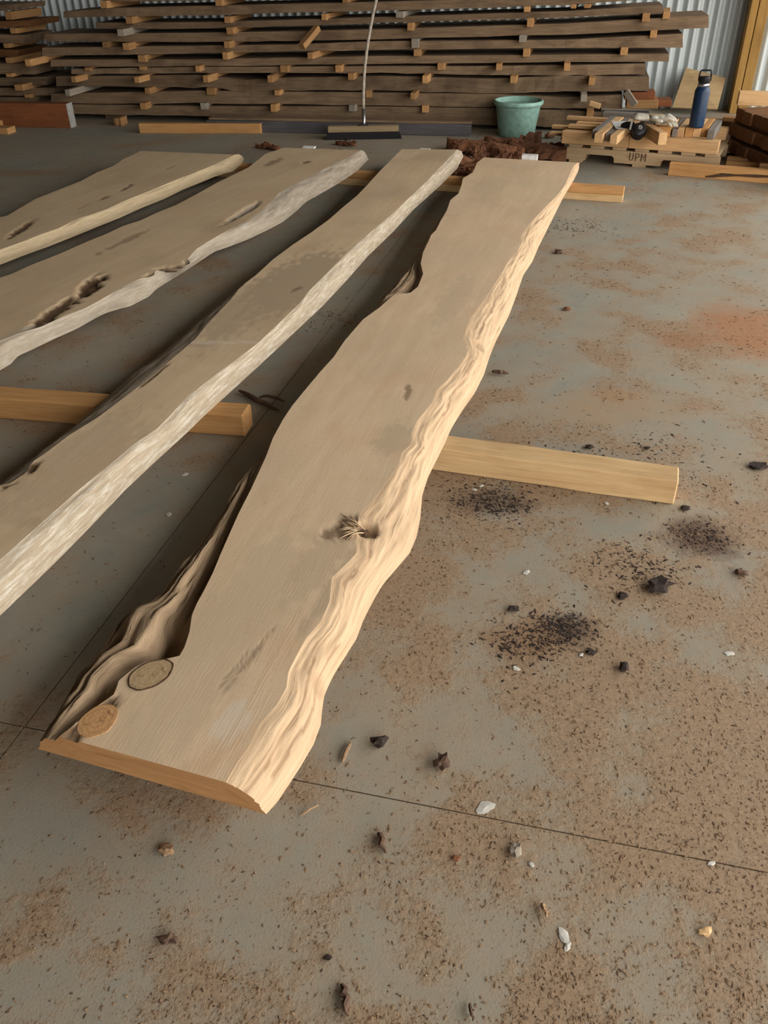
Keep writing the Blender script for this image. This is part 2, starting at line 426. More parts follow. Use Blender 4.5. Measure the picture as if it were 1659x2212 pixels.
# corrugated back wall
def corrugated(name, org, dr, nrm, L, z0, z1, label, pitch=.086, amp=.017):
    v = []; f = []; n = int(L / pitch * 8)
    for i in range(n + 1):
        s = L * i / n; a = amp * math.cos(s / pitch * 6.28318)
        p = org + dr * s + nrm * a
        v += [(p.x, p.y, z0), (p.x, p.y, z1)]
    for i in range(n): f.append((2 * i, 2 * i + 2, 2 * i + 3, 2 * i + 1))
    o = struct(name, v, f, 'steel'); o['label'] = label
    for p in o.data.polygons: p.use_smooth = True
    return o
corrugated('wall_back', WB - E1 * 13, E1, E2, 13 + RO, 0, HC, 'grey corrugated steel back wall of the shed')
struct('wall_left', [tuple(WB - E1 * 9.5 + E2 * b + Vector((0, 0, z))) for b, z in ((0, 0), (-13, 0), (-13, HC), (0, HC))], [(0, 1, 2, 3)], 'roof')['label'] = 'dim lining of the shed side wall'
struct('wall_front', [tuple(WB - E2 * 13 + E1 * a + Vector((0, 0, z))) for a, z in ((-9.5, 0), (FO, 0), (FO, HC), (-9.5, HC))], [(0, 1, 2, 3)], 'roof')['label'] = 'dim lining of the shed wall behind the viewer'
struct('added_header_right', [tuple(WB + E1 * RO + E2 * b + Vector((0, 0, z))) for b, z in ((0, HD), (-13, HD), (-13, HC), (0, HC))], [(0, 1, 2, 3)], 'roof')['label'] = 'unseen header added above the open side to limit daylight'  # unseen header, added so light falls off faster to the left
struct('added_header_front', [tuple(WB - E2 * 13 + E1 * a + Vector((0, 0, z))) for a, z in ((FO, HD), (RO, HD), (RO, HC), (FO, HC))], [(0, 1, 2, 3)], 'roof')['label'] = 'unseen header added above the added front opening to limit daylight'  # second added header, lowers the front gap to cut its light
struct('ceiling', [tuple(WB + E1 * a + E2 * b + Vector((0, 0, HC))) for a, b in ((-9.6, .1), (RO, .1), (RO, -13.1), (-9.6, -13.1))], [(0, 1, 2, 3)], 'roof')['label'] = 'dim underside of the shed roof'
# post against the back wall
pw = WB - E2 * .012
pa = PP(1581, 215, pw - E2 * .2, E2); pb = PP(1619, 215, pw - E2 * .2, E2)
wp = (pb - pa).length
def wallpost(name, x0, x1, parent=None):
    a = Vector((x0.x, x0.y, 0)); b = Vector((x1.x, x1.y, 0))
    o = timber(name, a, a + Vector((0, 0, 4.2)), 1, 1, 'post')
    bpy.data.objects.remove(o)
    me = boxmesh(name, 4.2, (b - a).length, .2, .003)
    o = link(name, me, 'post', parent)
    mm = Matrix.Identity(4)
    ax = (Vector((0, 0, 1)), (b - a).normalized(), E2)
    for i in range(3):
        for j in range(3): mm[i][j] = ax[j][i]
        mm[i][3] = a[i]
    o.matrix_world = mm
    return o
pmid = pa.lerp(pb, .42)
post = empty('wall_post', (pa.x, pa.y, 0))
tag(post, 'yellowish timber wall post standing against the corrugated steel', 'post')
bpy.context.view_layer.update()
for q0, q1 in ((pa, pmid - E1 * .003), (pmid + E1 * .003, pb)):
    o = wallpost('stud', q0, q1); mw = o.matrix_world.copy(); o.parent = post; o.matrix_parent_inverse = post.matrix_world.inverted(); o.matrix_world = mw

# ================================================================ live-edge slabs
def poly2(pts, z): return [P(x, y, z) for x, y in pts]
def slab(name, label, TL, TR, BR, BL, zt, zb, mats, ext=0, feats=(), flare=None, nt=260, nv=34, seed=0, efeats=(), tilt=0):
    """edges given near -> far as points on the top / bottom plane; ext: metres added beyond the frame at the near end"""
    tl, tr, br, bl = poly2(TL, zt), poly2(TR, zt), poly2(BR, zb), poly2(BL, zb)
    ax = ((tl[-1] + tr[-1]) - (tl[0] + tr[0])); ax.z = 0; ax.normalize(); pr = Vector((ax.y, -ax.x, 0))   # pr: to the right
    def fn(pl):
        us = [p.dot(ax) for p in pl]; vs = [p.dot(pr) for p in pl]
        for i in range(1, len(us)): us[i] = max(us[i], us[i - 1] + 1e-4)
        return np.array(us), np.array(vs)
    ed = [fn(p) for p in (tl, tr, br, bl)]
    if ext:
        ed2 = []
        u0 = min(e[0][0] for e in ed) - ext
        for us, vs in ed:
            k = min(6, len(us) - 1); sl = (vs[k] - vs[0]) / (us[k] - us[0]) * .4
            steps = np.linspace(u0, us[0], 12)[:-1]
            vv = vs[0] + sl * (steps - us[0]) + .012 * np.sin(steps * 7 + seed)
            ed2.append((np.concatenate([steps, us]), np.concatenate([vv, vs])))
        ed = ed2
    def at(e, t):
        us, vs = e; u = us[0] + (us[-1] - us[0]) * t; return u, float(np.interp(u, us, vs))
    def w3(u, v, z): return ax * u + pr * v + Vector((0, 0, z))
    root = empty(name, tuple(w3(ed[0][0][0], ed[0][1][0], 0)[:2]) + (zb,))
    tag(root, label, 'slab', 'live-edge slabs on bearers')
    base = Vector(root.location)
    vrt = {}
    def mk(nm, grid, mat, uvf, colf=None, flip=False, smooth=True):
        nr, nc = len(grid), len(grid[0])
        v = [tuple(p - base) for row in grid for p in row]
        f = []
        for i in range(nr - 1):
            for j in range(nc - 1):
                q = (i * nc + j, i * nc + j + 1, (i + 1) * nc + j + 1, (i + 1) * nc + j); f.append(q[::-1] if flip else q)
        o = pydata(nm, v, f, mat, root, smooth)
        uv = o.data.uv_layers.new(name='grain')
        ca = o.data.color_attributes.new('stain', 'FLOAT_COLOR', 'POINT')
        us = [uvf(i, j) for i in range(nr) for j in range(nc)]
        for lp in o.data.loops: uv.data[lp.index].uv = us[lp.vertex_index]
        for i in range(nr):
            for j in range(nc): ca.data[i * nc + j].color = (colf(i, j) if colf else (0, 0, 0)) + (1,)
        return o
    ts = [i / (nt - 1) for i in range(nt)]
    TLp = [at(ed[0], t) for t in ts]; TRp = [at(ed[1], t) for t in ts]; BRp = [at(ed[2], t) for t in ts]; BLp = [at(ed[3], t) for t in ts]
    # ---- features on the top face: (px, py, half length m, half width m, depth m, stain, rot, pale, angle)
    fl = []
    for ft in feats:
        p = P(ft[0], ft[1], zt); fl.append((p.dot(ax), p.dot(pr)) + tuple(ft[2:]))
    def feat(u, v):
        dz = 0; col = [0, 0, 0]
        for (fu, fv, a, b, dep, s, r, pl, ang) in fl:
            du, dv = u - fu, v - fv
            if abs(du) > a * 2.2 + b and abs(dv) > b * 2.2 + a: continue
            c, sn = math.cos(ang), math.sin(ang)
            x, y = (du * c + dv * sn) / a, (-du * sn + dv * c) / b
            d = math.hypot(x, y)
            if d > 2: continue
            d += .55 * noise.noise(Vector((u * 22, v * 34, seed))) + .3 * noise.noise(Vector((u * 70, v * 110, seed)))
            k = max(0, min(1, (1.15 - d) / .3))
            dz -= dep * k * (.7 + .6 * noise.noise(Vector((u * 50, v * 90, 3))))
            for q, val in enumerate((s, r, pl)): col[q] = max(col[q], val * k)
        return dz, tuple(col)
    grid = []; cols = []; uvs = []
    for i in range(nt):
        row = []; cr_ = []; ur = []
        for j in range(nv):
            s = j / (nv - 1)
            u = TLp[i][0] * (1 - s) + TRp[i][0] * s; v = TLp[i][1] * (1 - s) + TRp[i][1] * s
            dz, co = feat(u, v)
            if j in (0, nv - 1): dz *= .3
            row.append(w3(u, v, zt + dz)); cr_.append(co); ur.append((u, v))
        grid.append(row); cols.append(cr_); uvs.append(ur)
    mk('top_face', grid, mats[0], lambda i, j: uvs[i][j], lambda i, j: cols[i][j], flip=True)
    # ---- right live edge
    nk = 26 if seed == 1 else 14
    def edge(T, B, sgn, fl_=None, nm='live_edge', mat=None, bulge=.012, flipf=False, tops=None, ef=()):
        g = []; c = []; U = []
        efl = []
        for (x, y, z, r, dep, dark) in ef:
            q = P(x, y, z); efl.append((q, r, dep, dark))
        for i in range(nt):
            row = []; cc = []; uu = []
            for k in range(nk):
                s = k / (nk - 1)
                u = T[i][0] * (1 - s) + B[i][0] * s; v = T[i][1] * (1 - s) + B[i][1] * s
                wd = abs(B[i][1] - T[i][1])
                fw = 0
                if fl_: fw = fl_(u, wd)
                z = zt + (zb - zt) * s + bulge * math.sin(math.pi * s) * 1.0
                nz = .006 * noise.noise(Vector((u * 5, s * 3 + v, seed + 4))) + .004 * noise.noise(Vector((u * 9, s * 14, seed))) + .0022 * noise.noise(Vector((u * 34, s * 30, seed)))
                m_ = min(1, 4 * s * (1 - s) * 1.6)
                if fw:
                    prof = np.interp(s, [0, .12, .22, .45, .62, .85, 1], [0, -.034, -.040, -.008, -.010, -.036, -(zt - zb)])
                    gro = .011 * noise.noise(Vector((u * 5, s * 13 + u * 2, 2))) + .008 * noise.noise(Vector((u * 9, s * 30, 5)))
                    z = z * (1 - fw) + (zt + prof + gro * m_) * fw
                p = w3(u, v + sgn * (nz + bulge * .5 * math.sin(math.pi * s)) * m_, z + nz * m_ * .6)
                dk = 0
                for q, r, dep, dark in efl:
                    dd = (p - q).length / r
                    if dd < 1:
                        p = p + Vector((0, 0, -dep * (1 - dd) ** .6)) - pr * sgn * dep * .5 * (1 - dd); dk = max(dk, dark * (1 - dd) ** .5)
                if seed == 1 and sgn > 0:
                    for (c0, c1, sc, sl, am) in ((.0, .62, .42, -.12, 9), (.05, .40, .62, .1, 7), (.55, 1.2, .3, .15, 8), (1.3, 1.9, .5, -.1, 10), (1.7, 2.5, .35, .1, 7)):
                        ur = u - T[0][0]
                        if c0 < ur < c1 and abs(s - (sc + sl * (ur - c0) + .05 * math.sin(ur * am) + .02 * math.sin(ur * 31))) < .024: dk = max(dk, .5); p = p - Vector((0, 0, .001))
                row.append(p); cc.append((0, dk, 0)); uu.append((u, v * .3 + s * .22))
            if tops is not None: row[0] = tops[i]
            g.append(row); c.append(cc); U.append(uu)
        mk(nm, g, mat, lambda i, k: U[i][k], lambda i, k: c[i][k], flip=flipf)
        return g
    gr = edge(TRp, BRp, 1, None, 'live_edge', mats[1], .012, True, [r[-1] for r in grid], efeats)
    gl = edge(TLp, BLp, -1, flare, 'live_edge', mats[2], .006, False, [r[0] for r in grid])
    # ---- underside and the two cut ends
    mk('underside', [[gl[i][-1], gr[i][-1]] for i in range(0, nt, 4)] + [[gl[-1][-1], gr[-1][-1]]], mats[0], lambda i, j: (i * .05, j * .4), flip=False)
    for i, nm, fl_ in ((0, 'cut_end', True), (nt - 1, 'cut_end', False)):
        top = list(reversed(gl[i]))[:-1] + grid[i] + gr[i][1:]
        cnt = len(top)
        bot = [top[0].lerp(top[-1], k / (cnt - 1)) for k in range(cnt)]
        mid = [a.lerp(b, .5) for a, b in zip(top, bot)]
        mk(nm, [top, mid, bot], mats[3], lambda a, b: (b * .009, a * .05), flip=fl_, smooth=False)
    return root, ax, pr
ZT, ZB = .145, .08
TL4 = [(127, 1590), (150, 1573), (187, 1543), (226, 1512), (247, 1499), (257, 1470), (284, 1447), (307, 1431), (361, 1422), (386, 1420), (399, 1397), (409, 1366), (415, 1327), (427, 1300), (440, 1277), (461, 1235), (475, 1200), (495, 1155), (515, 1110), (543, 1055), (560, 1018), (575, 985), (590, 945), (612, 905), (632, 875), (665, 835), (690, 805), (720, 772), (745, 735), (765, 712), (784, 690), (820, 664), (840, 646), (855, 635), (886, 633), (903, 619), (914, 592), (909, 569), (914, 545), (926, 520), (931, 508), (942, 497), (953, 475), (965, 455), (973, 432), (990, 418), (997, 400), (1000, 385), (1022, 372), (1030, 352), (1045, 340)]
TR4 = [(488, 1690), (504, 1661), (538, 1609), (561, 1563), (600, 1520), (619, 1485), (623, 1451), (643, 1412), (662, 1377), (693, 1343), (712, 1300), (717, 1248), (750, 1216), (771, 1194), (769, 1172), (775, 1111), (804, 1082), (825, 1050), (847, 1024), (862, 999), (869, 977), (889, 959), (889, 934), (901, 908), (934, 869), (943, 843), (966, 822), (987, 795), (1007, 768), (1009, 754), (997, 732), (1014, 687), (1037, 660), (1058, 629), (1078, 599), (1095, 569), (1112, 548), (1127, 525), (1125, 511), (1135, 494), (1162, 464), (1189, 437), (1206, 420), (1220, 401), (1239, 359), (1248, 351)]
BR4 = [(575, 1759), (600, 1732), (650, 1655), (677, 1609), (693, 1566), (697, 1520), (702, 1497), (722, 1455), (745, 1420), (770, 1380), (785, 1340), (805, 1300), (825, 1265), (855, 1230), (885, 1195), (900, 1160), (908, 1120), (912, 1070), (925, 1030), (940, 1000), (960, 960), (975, 925), (1000, 885), (1025, 850), (1045, 810), (1058, 770), (1070, 740), (1085, 710), (1100, 680), (1115, 640), (1130, 595), (1150, 565), (1165, 530), (1180, 500), (1195, 470), (1215, 430), (1228, 408), (1240, 388), (1249, 370)]
BL4 = [(83, 1618), (110, 1574), (164, 1478), (214, 1416), (245, 1362), (268, 1339), (307, 1327), (338, 1304), (357, 1277), (392, 1238), (419, 1208), (470, 1130), (500, 1067), (540, 1020), (585, 972), (632, 925), (690, 852), (760, 748), (800, 690), (818, 652), (852, 616), (876, 589), (903, 552), (923, 515), (936, 492), (960, 478), (1000, 425), (1046, 358)]
def fl4(u, wd):
    return max(0, min(1, (wd - .05) / .06)) if u < 2.3 else max(0, min(.6, (wd - .06) / .06))
slab4, ax4, pr4 = slab('live_edge_slab', 'nearest long pale live-edge slab with knots and wavy right edge', TL4, TR4, BR4, BL4, ZT, ZB,
    ('slab4', 'edge4', 'edge4l', 'endgrain'), nt=420, nv=46, seed=1, flare=fl4,
    feats=[(748, 1140, .052, .034, .004, .2, .7, 0, .5),  (500, 1560, .05, .03, .0, 0, 0, .35, .2), (735, 1250, .2, .02, .0, .6, .15, 0, .1), (545, 1415, .09, .004, .001, .2, .45, 0, .12), (510, 1440, .05, .004, .001, .2, .4, 0, .12),
           (600, 1290, .22, .06, 0, .5, 0, 0, .1), (880, 850, .07, .008, .001, .2, .6, 0, -.2), (700, 1200, .18, .05, 0, .6, .1, 0, .1), (850, 945, .1, .05, 0, .55, .1, 0, 0), (145, 1600, .02, .03, .006, 0, .8, 0, 1.2), (225, 1515, .02, .03, .008, 0, .7, 0, .6), (985, 640, .3, .05, 0, .6, 0, 0, 0), (1060, 400, .2, .1, 0, .5, 0, 0, 0), (480, 1380, .4, .08, 0, .6, 0, 0, 0)],
    efeats=[(790, 1155, .125, .034, .03, 1.0), (905, 1100, .1, .012, .004, .9), (1215 - 100, 628, .12, .02, .006, .7), (1034, 748, .12, .03, .006, .5), (700, 1480, .11, .03, .006, .5)])  # first entry, the branch hole: dented, and its shade painted in dark
TL3 = [(0, 1048), (27, 1042), (61, 1015), (66, 1001), (95, 981), (149, 940), (209, 903), (257, 867), (297, 837), (321, 817), (371, 776), (422, 732), (449, 699), (480, 666), (500, 645), (519, 620), (552, 595), (590, 560), (633, 528), (671, 503), (712, 473), (739, 449), (772, 422), (793, 400), (820, 370), (850, 340), (868, 322)]
TR3 = [(0, 1209), (101, 1119), (169, 1059), (236, 1005), (287, 961), (338, 927), (365, 900), (405, 857), (456, 817), (506, 780), (560, 739), (644, 658), (671, 625), (712, 584), (753, 544), (793, 508), (850, 460), (882, 429), (923, 390), (956, 356), (987, 323)]
BR3 = [(0, 1330), (68, 1265), (135, 1200), (203, 1130), (270, 1059), (338, 995), (405, 934), (439, 900), (560, 790), (698, 660), (753, 601), (793, 555), (850, 500), (895, 451), (951, 401), (987, 365), (1001, 338)]
BL3 = [(-10, 1060), (115, 960), (169, 915), (236, 854), (284, 810), (338, 773), (415, 709), (470, 665), (520, 632), (600, 572), (680, 512), (745, 460), (800, 408), (862, 345), (872, 334)]
slab3, ax3, pr3 = slab('live_edge_slab', 'long straight slab with flaking white edge and a dark damp patch, beside the nearest slab', TL3, TR3, BR3, BL3, ZT, ZB,
    ('slab3', 'edge3', 'edge3', 'endgrain'), ext=.55, nt=320, nv=40, seed=5,
    feats=[(640, 610, .42, .16, 0, .95, 0, 0, .05), (560, 640, .5, .1, 0, .7, 0, 0, 0), (640, 625, .035, .012, .001, .2, .6, 0, .2), (35, 1022, .06, .03, .01, .2, .95, 0, .2), (420, 722, .06, .012, .006, .2, .7, 0, 0), (330, 810, .09, .012, .006, .2, .7, 0, 0), (520, 617, .03, .01, .004, .2, .7, 0, 0), (440, 740, .3, .01, 0, 0, 0, .35, 1.3), (170, 1000, .3, .12, 0, .4, 0, 0, 0)])
TL2 = [(0, 600), (25, 592), (63, 574), (127, 549), (190, 521), (228, 506), (266, 488), (304, 476), (342, 458), (380, 443), (420, 422), (468, 395), (503, 378), (536, 362), (574, 332), (614, 319)]
TR2 = [(0, 736), (44, 719), (91, 705), (140, 682), (185, 665), (216, 648), (233, 638), (257, 624), (297, 604), (331, 594), (338, 583), (392, 580), (412, 567), (405, 560), (424, 538), (449, 522), (473, 508), (503, 492), (530, 479), (557, 461), (587, 435), (603, 416), (631, 400), (671, 381), (712, 359), (753, 340), (780, 324)]
BR2 = [(0, 800), (24, 786), (37, 770), (68, 756), (118, 732), (169, 709), (203, 689), (236, 673), (280, 662), (321, 641), (338, 624), (398, 587), (427, 568), (462, 544), (495, 533), (536, 517), (576, 498), (612, 479), (639, 457), (663, 435), (687, 422), (725, 400), (755, 381), (774, 367), (796, 344)]
BL2 = [(0, 612), (63, 585), (127, 560), (228, 516), (304, 486), (380, 453), (468, 405), (536, 370), (580, 342), (622, 328)]
slab2, ax2, pr2 = slab('live_edge_slab', 'wide slab with rotted hollows and whitish grey live edge, second from the left', TL2, TR2, BR2, BL2, ZT, ZB,
    ('slab2', 'edge2', 'edge2', 'endgrain'), ext=1.3, nt=340, nv=44, seed=9,
    feats=[(195, 618, .14, .035, .016, .3, 1, 0, -.35), (115, 675, .16, .03, .012, .3, .95, 0, -.2), (525, 458, .2, .022, .012, .2, .6, .35, -.05), (350, 590, .09, .04, .02, .2, .95, 0, 0), (590, 350, .12, .03, .002, .4, .5, 0, 0), (660, 350, .04, .02, .006, .2, .7, 0, 0), (480, 485, .15, .06, 0, .5, 0, 0, 0), (420, 560, .06, .02, .01, .2, .7, .2, 0), (270, 520, .2, .02, .001, .5, .35, 0, 0), (740, 318, .06, .06, .01, .2, .6, 0, 0), (30, 725, .1, .03, .0, 0, .4, .3, 0)])
TL1 = [(0, 469), (15, 466), (51, 445), (76, 430), (114, 415), (152, 400), (177, 390), (210, 372), (246, 358), (266, 344), (304, 326)]
TR1 = [(0, 539), (38, 526), (89, 506), (127, 493), (165, 473), (228, 453), (266, 435), (329, 410), (395, 382), (441, 365), (481, 347), (508, 334)]
BR1 = [(0, 572), (51, 552), (101, 534), (152, 514), (215, 488), (258, 471), (304, 450), (354, 430), (395, 410), (427, 397), (468, 380), (503, 370), (522, 354), (527, 344)]
BL1 = [(0, 480), (51, 456), (114, 425), (177, 398), (246, 367), (312, 334)]
slab1, ax1, pr1 = slab('live_edge_slab', 'farthest left slab with cream flaking live edge', TL1, TR1, BR1, BL1, ZT, ZB,
    ('slab2', 'edge1', 'edge1', 'endgrain'), ext=1.9, nt=260, nv=34, seed=13,
    feats=[(45, 495, .13, .02, .008, .3, .9, 0, -.25), (275, 405, .08, .012, .003, .4, .75, 0, -.15), (225, 428, .05, .014, .002, .4, .6, 0, -.1), (370, 362, .05, .008, .001, .2, .4, 0, 0), (185, 445, .06, .01, 0, .5, .2, 0, 0)])
# knots of the nearest slab
def knot(px, py, a, b, rot, mat, ring, parent, z):
    p = P(px, py, z); n = 36
    v = [(0, 0, .0012)]; f = []
    for r, zz in ((.5, .0012), (1, .0010), (1.0, -.004)):
        for k in range(n):
            q = k / n * 6.28318; jr = 1 + .08 * noise.noise(Vector((math.cos(q) * 2, math.sin(q) * 2, px)))
            v.append((a * r * jr * math.cos(q), b * r * jr * math.sin(q), zz))
    for k in range(n):
        k2 = (k + 1) % n
        f.append((0, 1 + k, 1 + k2)); f.append((1 + k, 1 + n + k, 1 + n + k2, 1 + k2)); f.append((1 + n + k, 1 + 2 * n + k, 1 + 2 * n + k2, 1 + n + k2))
    o = pydata('knot', v, f, mat, parent); o.location = p - parent.location; o.rotation_euler = (0, 0, rot)
    pts = []
    for k in range(n):
        q = k / n * 6.28318; jr = 1.0 + .08 * noise.noise(Vector((math.cos(q) * 2, math.sin(q) * 2, px)))
        pts.append((a * jr * math.cos(q), b * jr * math.sin(q), .0006))
    if ring: tube('bark_ring', pts, [.0014 + .0016 * abs(noise.noise(Vector((k * .7, px, 0)))) for k in range(n)], 'knotring', o, 6, True)
    return o
aa = math.atan2(ax4.y, ax4.x)
knot(326, 1457, .046, .033, aa - .5, 'knot', True, slab4, ZT)
knot(212, 1557, .040, .032, aa - .2, 'knotorange', False, slab4, ZT)

def score(p0, p1, w_=.0012):
    a_, b_ = P(*p0, ZT), P(*p1, ZT); dd_ = (b_ - a_).normalized(); nn_ = Vector((-dd_.y, dd_.x, 0)) * w_; base = slab4.location
    n_pts = 14; v = []; f = []
    for i in range(n_pts + 1):
        t = i / n_pts; q = a_.lerp(b_, t) + nn_ * noise.noise(Vector((t * 5, p0[0], 0))) * 2; wd_ = nn_ * (.35 + .65 * abs(noise.noise(Vector((t * 9, p0[1], 2)))) * 1.8) * min(1, 6 * t + .1, 6 * (1 - t) + .1)
        v += [q - wd_ + Vector((0, 0, .0002)) - base, q + wd_ + Vector((0, 0, .0002)) - base]
    for i in range(n_pts): f.append((2 * i, 2 * i + 2, 2 * i + 3, 2 * i + 1))
    pydata('saw_score', v, f, 'scorewood', slab4)
M['scorewood'] = wood('scored_wood', (220, 196, 160), (206, 176, 138), (170, 140, 104), 0)
for a_, b_ in (((1024, 548), (889, 754)), ((825, 710), (717, 845)), ((669, 1277), (446, 1676)), ((668, 1290), (452, 1676)), ((756, 930), (630, 1110))): score(a_, b_)

# torn fibres and a dark lump added as shade in the branch hole in the right edge of the nearest slab
hole = P(786, 1158, .128)
rk = random.Random(4)
for i in range(22):
    q0_ = P(738 + rk.uniform(-8, 20), 1112 + i * 2.6 + rk.uniform(-3, 3), ZT + .001); q1_ = hole + Vector((rk.uniform(-.012, .004), rk.uniform(-.014, .014), rk.uniform(.006, .014)))
    pts = [q0_.lerp(q1_, t) + Vector((0, 0, .003 * math.sin(t * 3.1) + .0008)) + Vector((rk.uniform(-1, 1), rk.uniform(-1, 1), 0)) * .001 - slab4.location for t in (0, .25, .5, .75, 1)]
    tube('torn_fibre', pts, [.0006, .0014, .0018, .0016, .0008], 'scorewood' if i % 3 else 'chip', slab4, 5)
o = chunk('hole_shade', (0, 0, 0), (.013, .010, .012), 'knotring', 61, None, rough=.9); o.parent = slab4; o.location = hole - slab4.location - Vector((0, 0, .006))

# ================================================================ bearers under the slabs
bR0, bR1 = P(940, 1017), P(1455, 1092)
d = (bR0 - bR1).normalized()
timber('bearer', bR1 + d * 1.12, bR1, .085, .08, 'pinelight', 'pale squared bearer sticking out right under the nearest slab', 'bearer', 'bearers', bev=.004, rag=.0012, seg=10, seed=3)
bL1 = P(531, 945); bL0 = P(0, 905); d = (bL0 - bL1).normalized()
timber('bearer', bL1 + d * 2.6, bL1, .085, .08, 'pine', 'orange squared bearer under the left slabs, its end beside the splinters', 'bearer', 'bearers', bev=.006, rag=.001, seg=14, seed=4)
k0, k1 = P(1236, 431), P(1344, 438); d = (k0 - k1).normalized()
for i in range(2):
    timber('bearer', k1 + d * 2.9 + Vector((0, 0, .04 * i)) + E2 * .006 * i, k1 + Vector((0, 0, .04 * i)) + E2 * .006 * i, .07, .0395, 'pine' if i else 'pinelight',
           ('upper' if i else 'lower') + ' of two thin flat bearers under the far slab ends', 'bearer', 'bearers', bev=.002)
k2 = k1 + d * 2.95
timber('bearer', P(345, 384), k2, .09, .08, 'stack', 'brown bearer under the far ends of the two left slabs', 'bearer', 'bearers')
# white tags at the far slab ends
for px, py, wx, hh, lb in ((664, 318, .085, .012, 'flat white tag at the far end of the hollowed slab'), (915, 322, .07, .008, 'flat white tag at the far end of the damp-patched slab'), (1143, 345, .10, .042, 'upright white card at the far end of the nearest slab')):
    p = P(px, py, ZT)
    o = timber('white_tag', p - E1 * wx / 2 + E2 * .012, p + E1 * wx / 2 + E2 * .012, .05, hh, 'white', lb, 'tag', 'white tags at slab ends', bev=.002)
    o.location.z = .131 if hh < .02 else .146 - .02

# ================================================================ the big stack of boards in front of the back wall
SH = math.radians(-12)
G1 = Vector((math.cos(SH), math.sin(SH), 0)); G2 = Vector((-G1.y, G1.x, 0))
SP = P(820, 274)                                       # foot of the front plane of the stack
def SF(x, y, out=0.0): return PP(x, y, SP - G2 * out, G2)
ORD = ['first', 'second', 'third', 'fourth', 'fifth', 'sixth', 'seventh', 'eighth', 'ninth', 'tenth', 'eleventh']
def board(name, st, depth, mat, seed, label=None, cat='board', group=None, out=0, nsub=7, parent=None, rag=.006):
    """st: stations (x, y_top, y_bottom) in pixels along the front face"""
    pts = []
    for a, b in zip(st[:-1], st[1:]):
        for k in range(nsub):
            t = k / nsub; pts.append(tuple(a[i] * (1 - t) + b[i] * t for i in range(3)))
    pts.append(st[-1])
    org = SF(st[0][0], st[0][2], out)
    v = []; f = []
    R = Matrix.Rotation(-SH, 3, 'Z')
    for i, (x, yt, yb) in enumerate(pts):
        j = rag if 0 < i < len(pts) - 1 else 0
        t = SF(x, yt, out); b = SF(x, yb, out)
        b = b + Vector((0, 0, j * noise.noise(Vector((x * .035, seed, 1)))))
        o1 = -G2 * (rag * 2 * noise.noise(Vector((x * .02, seed, 7)))); o2 = -G2 * (rag * 2.5 * noise.noise(Vector((x * .025, seed, 3))))
        back = G2 * (depth + .03 * noise.noise(Vector((x * .01, seed, 5))))
        for q in (b + o1, t + o2, Vector((t.x, t.y, t.z)) + back, Vector((b.x, b.y, b.z)) + back): v.append(tuple(R @ (q - org)))
    n = len(pts)
    for i in range(n - 1):
        for j in range(4): f.append((i * 4 + j, i * 4 + (j + 1) % 4, i * 4 + 4 + (j + 1) % 4, i * 4 + 4 + j))
    f.append((3, 2, 1, 0)); f.append(tuple((n - 1) * 4 + j for j in range(4)))
    o = pydata(name, v, f, mat, parent); o.location = org; o.rotation_euler = (0, 0, SH)
    bm = bmesh.new(); bm.from_mesh(o.data); bmesh.ops.recalc_face_normals(bm, faces=bm.faces); bm.to_mesh(o.data); bm.free()
    if label: tag(o, label, cat, group)
    return o
LAY = [
 [(225, -22, 4), (420, -26, 1), (820, -34, -10), (1220, -46, -22), (1300, -50, -26)],
 [(137, 25, 38), (250, 17, 36), (420, 13, 33), (820, 4, 23), (1220, -8, 11), (1362, -18, 1)],
 [(207, 49, 62), (420, 48, 62), (620, 43, 57), (880, 35, 48), (1220, 24, 38), (1432, 11, 28)],
 [(97, 73, 89), (420, 71, 91), (653, 67, 88), (820, 63, 85), (1220, 51, 75), (1531, 33, 60)],
 [(91, 103, 121), (400, 99, 116), (628, 96, 111), (820, 89, 108), (1220, 86, 104), (1475, 73, 103)],
 [(109, 129, 144), (420, 128, 143), (820, 121, 138), (1220, 118, 134), (1445, 116, 133)],
 [(154, 149, 160), (400, 145, 158), (820, 143, 157), (1028, 143, 162), (1220, 141, 163), (1394, 137, 160)],
 [(121, 165, 186), (420, 162, 189), (470, 166, 190), (532, 172, 200), (620, 168, 195), (820, 164, 195), (1068, 170, 202), (1220, 163, 198), (1402, 166, 196)],
 [(111, 203, 224), (420, 196, 223), (820, 200, 228), (1068, 203, 232), (1220, 210, 234), (1344, 205, 235)],
 [(150, 225, 246), (420, 229, 251), (820, 230, 261), (1068, 234, 271), (1220, 238, 275), (1300, 243, 276)]]
DEP = [.55, .5, .42, .5, .42, .5, .6, .7, .7, .6]
for i, st in enumerate(LAY):
    board('stack_board', st, DEP[i], 'stack', i + 1, 'long weathered board forming the %s layer from the top of the big stack' % ORD[i], 'board', 'boards of the big stack', rag=.006 if i < 6 else .009)
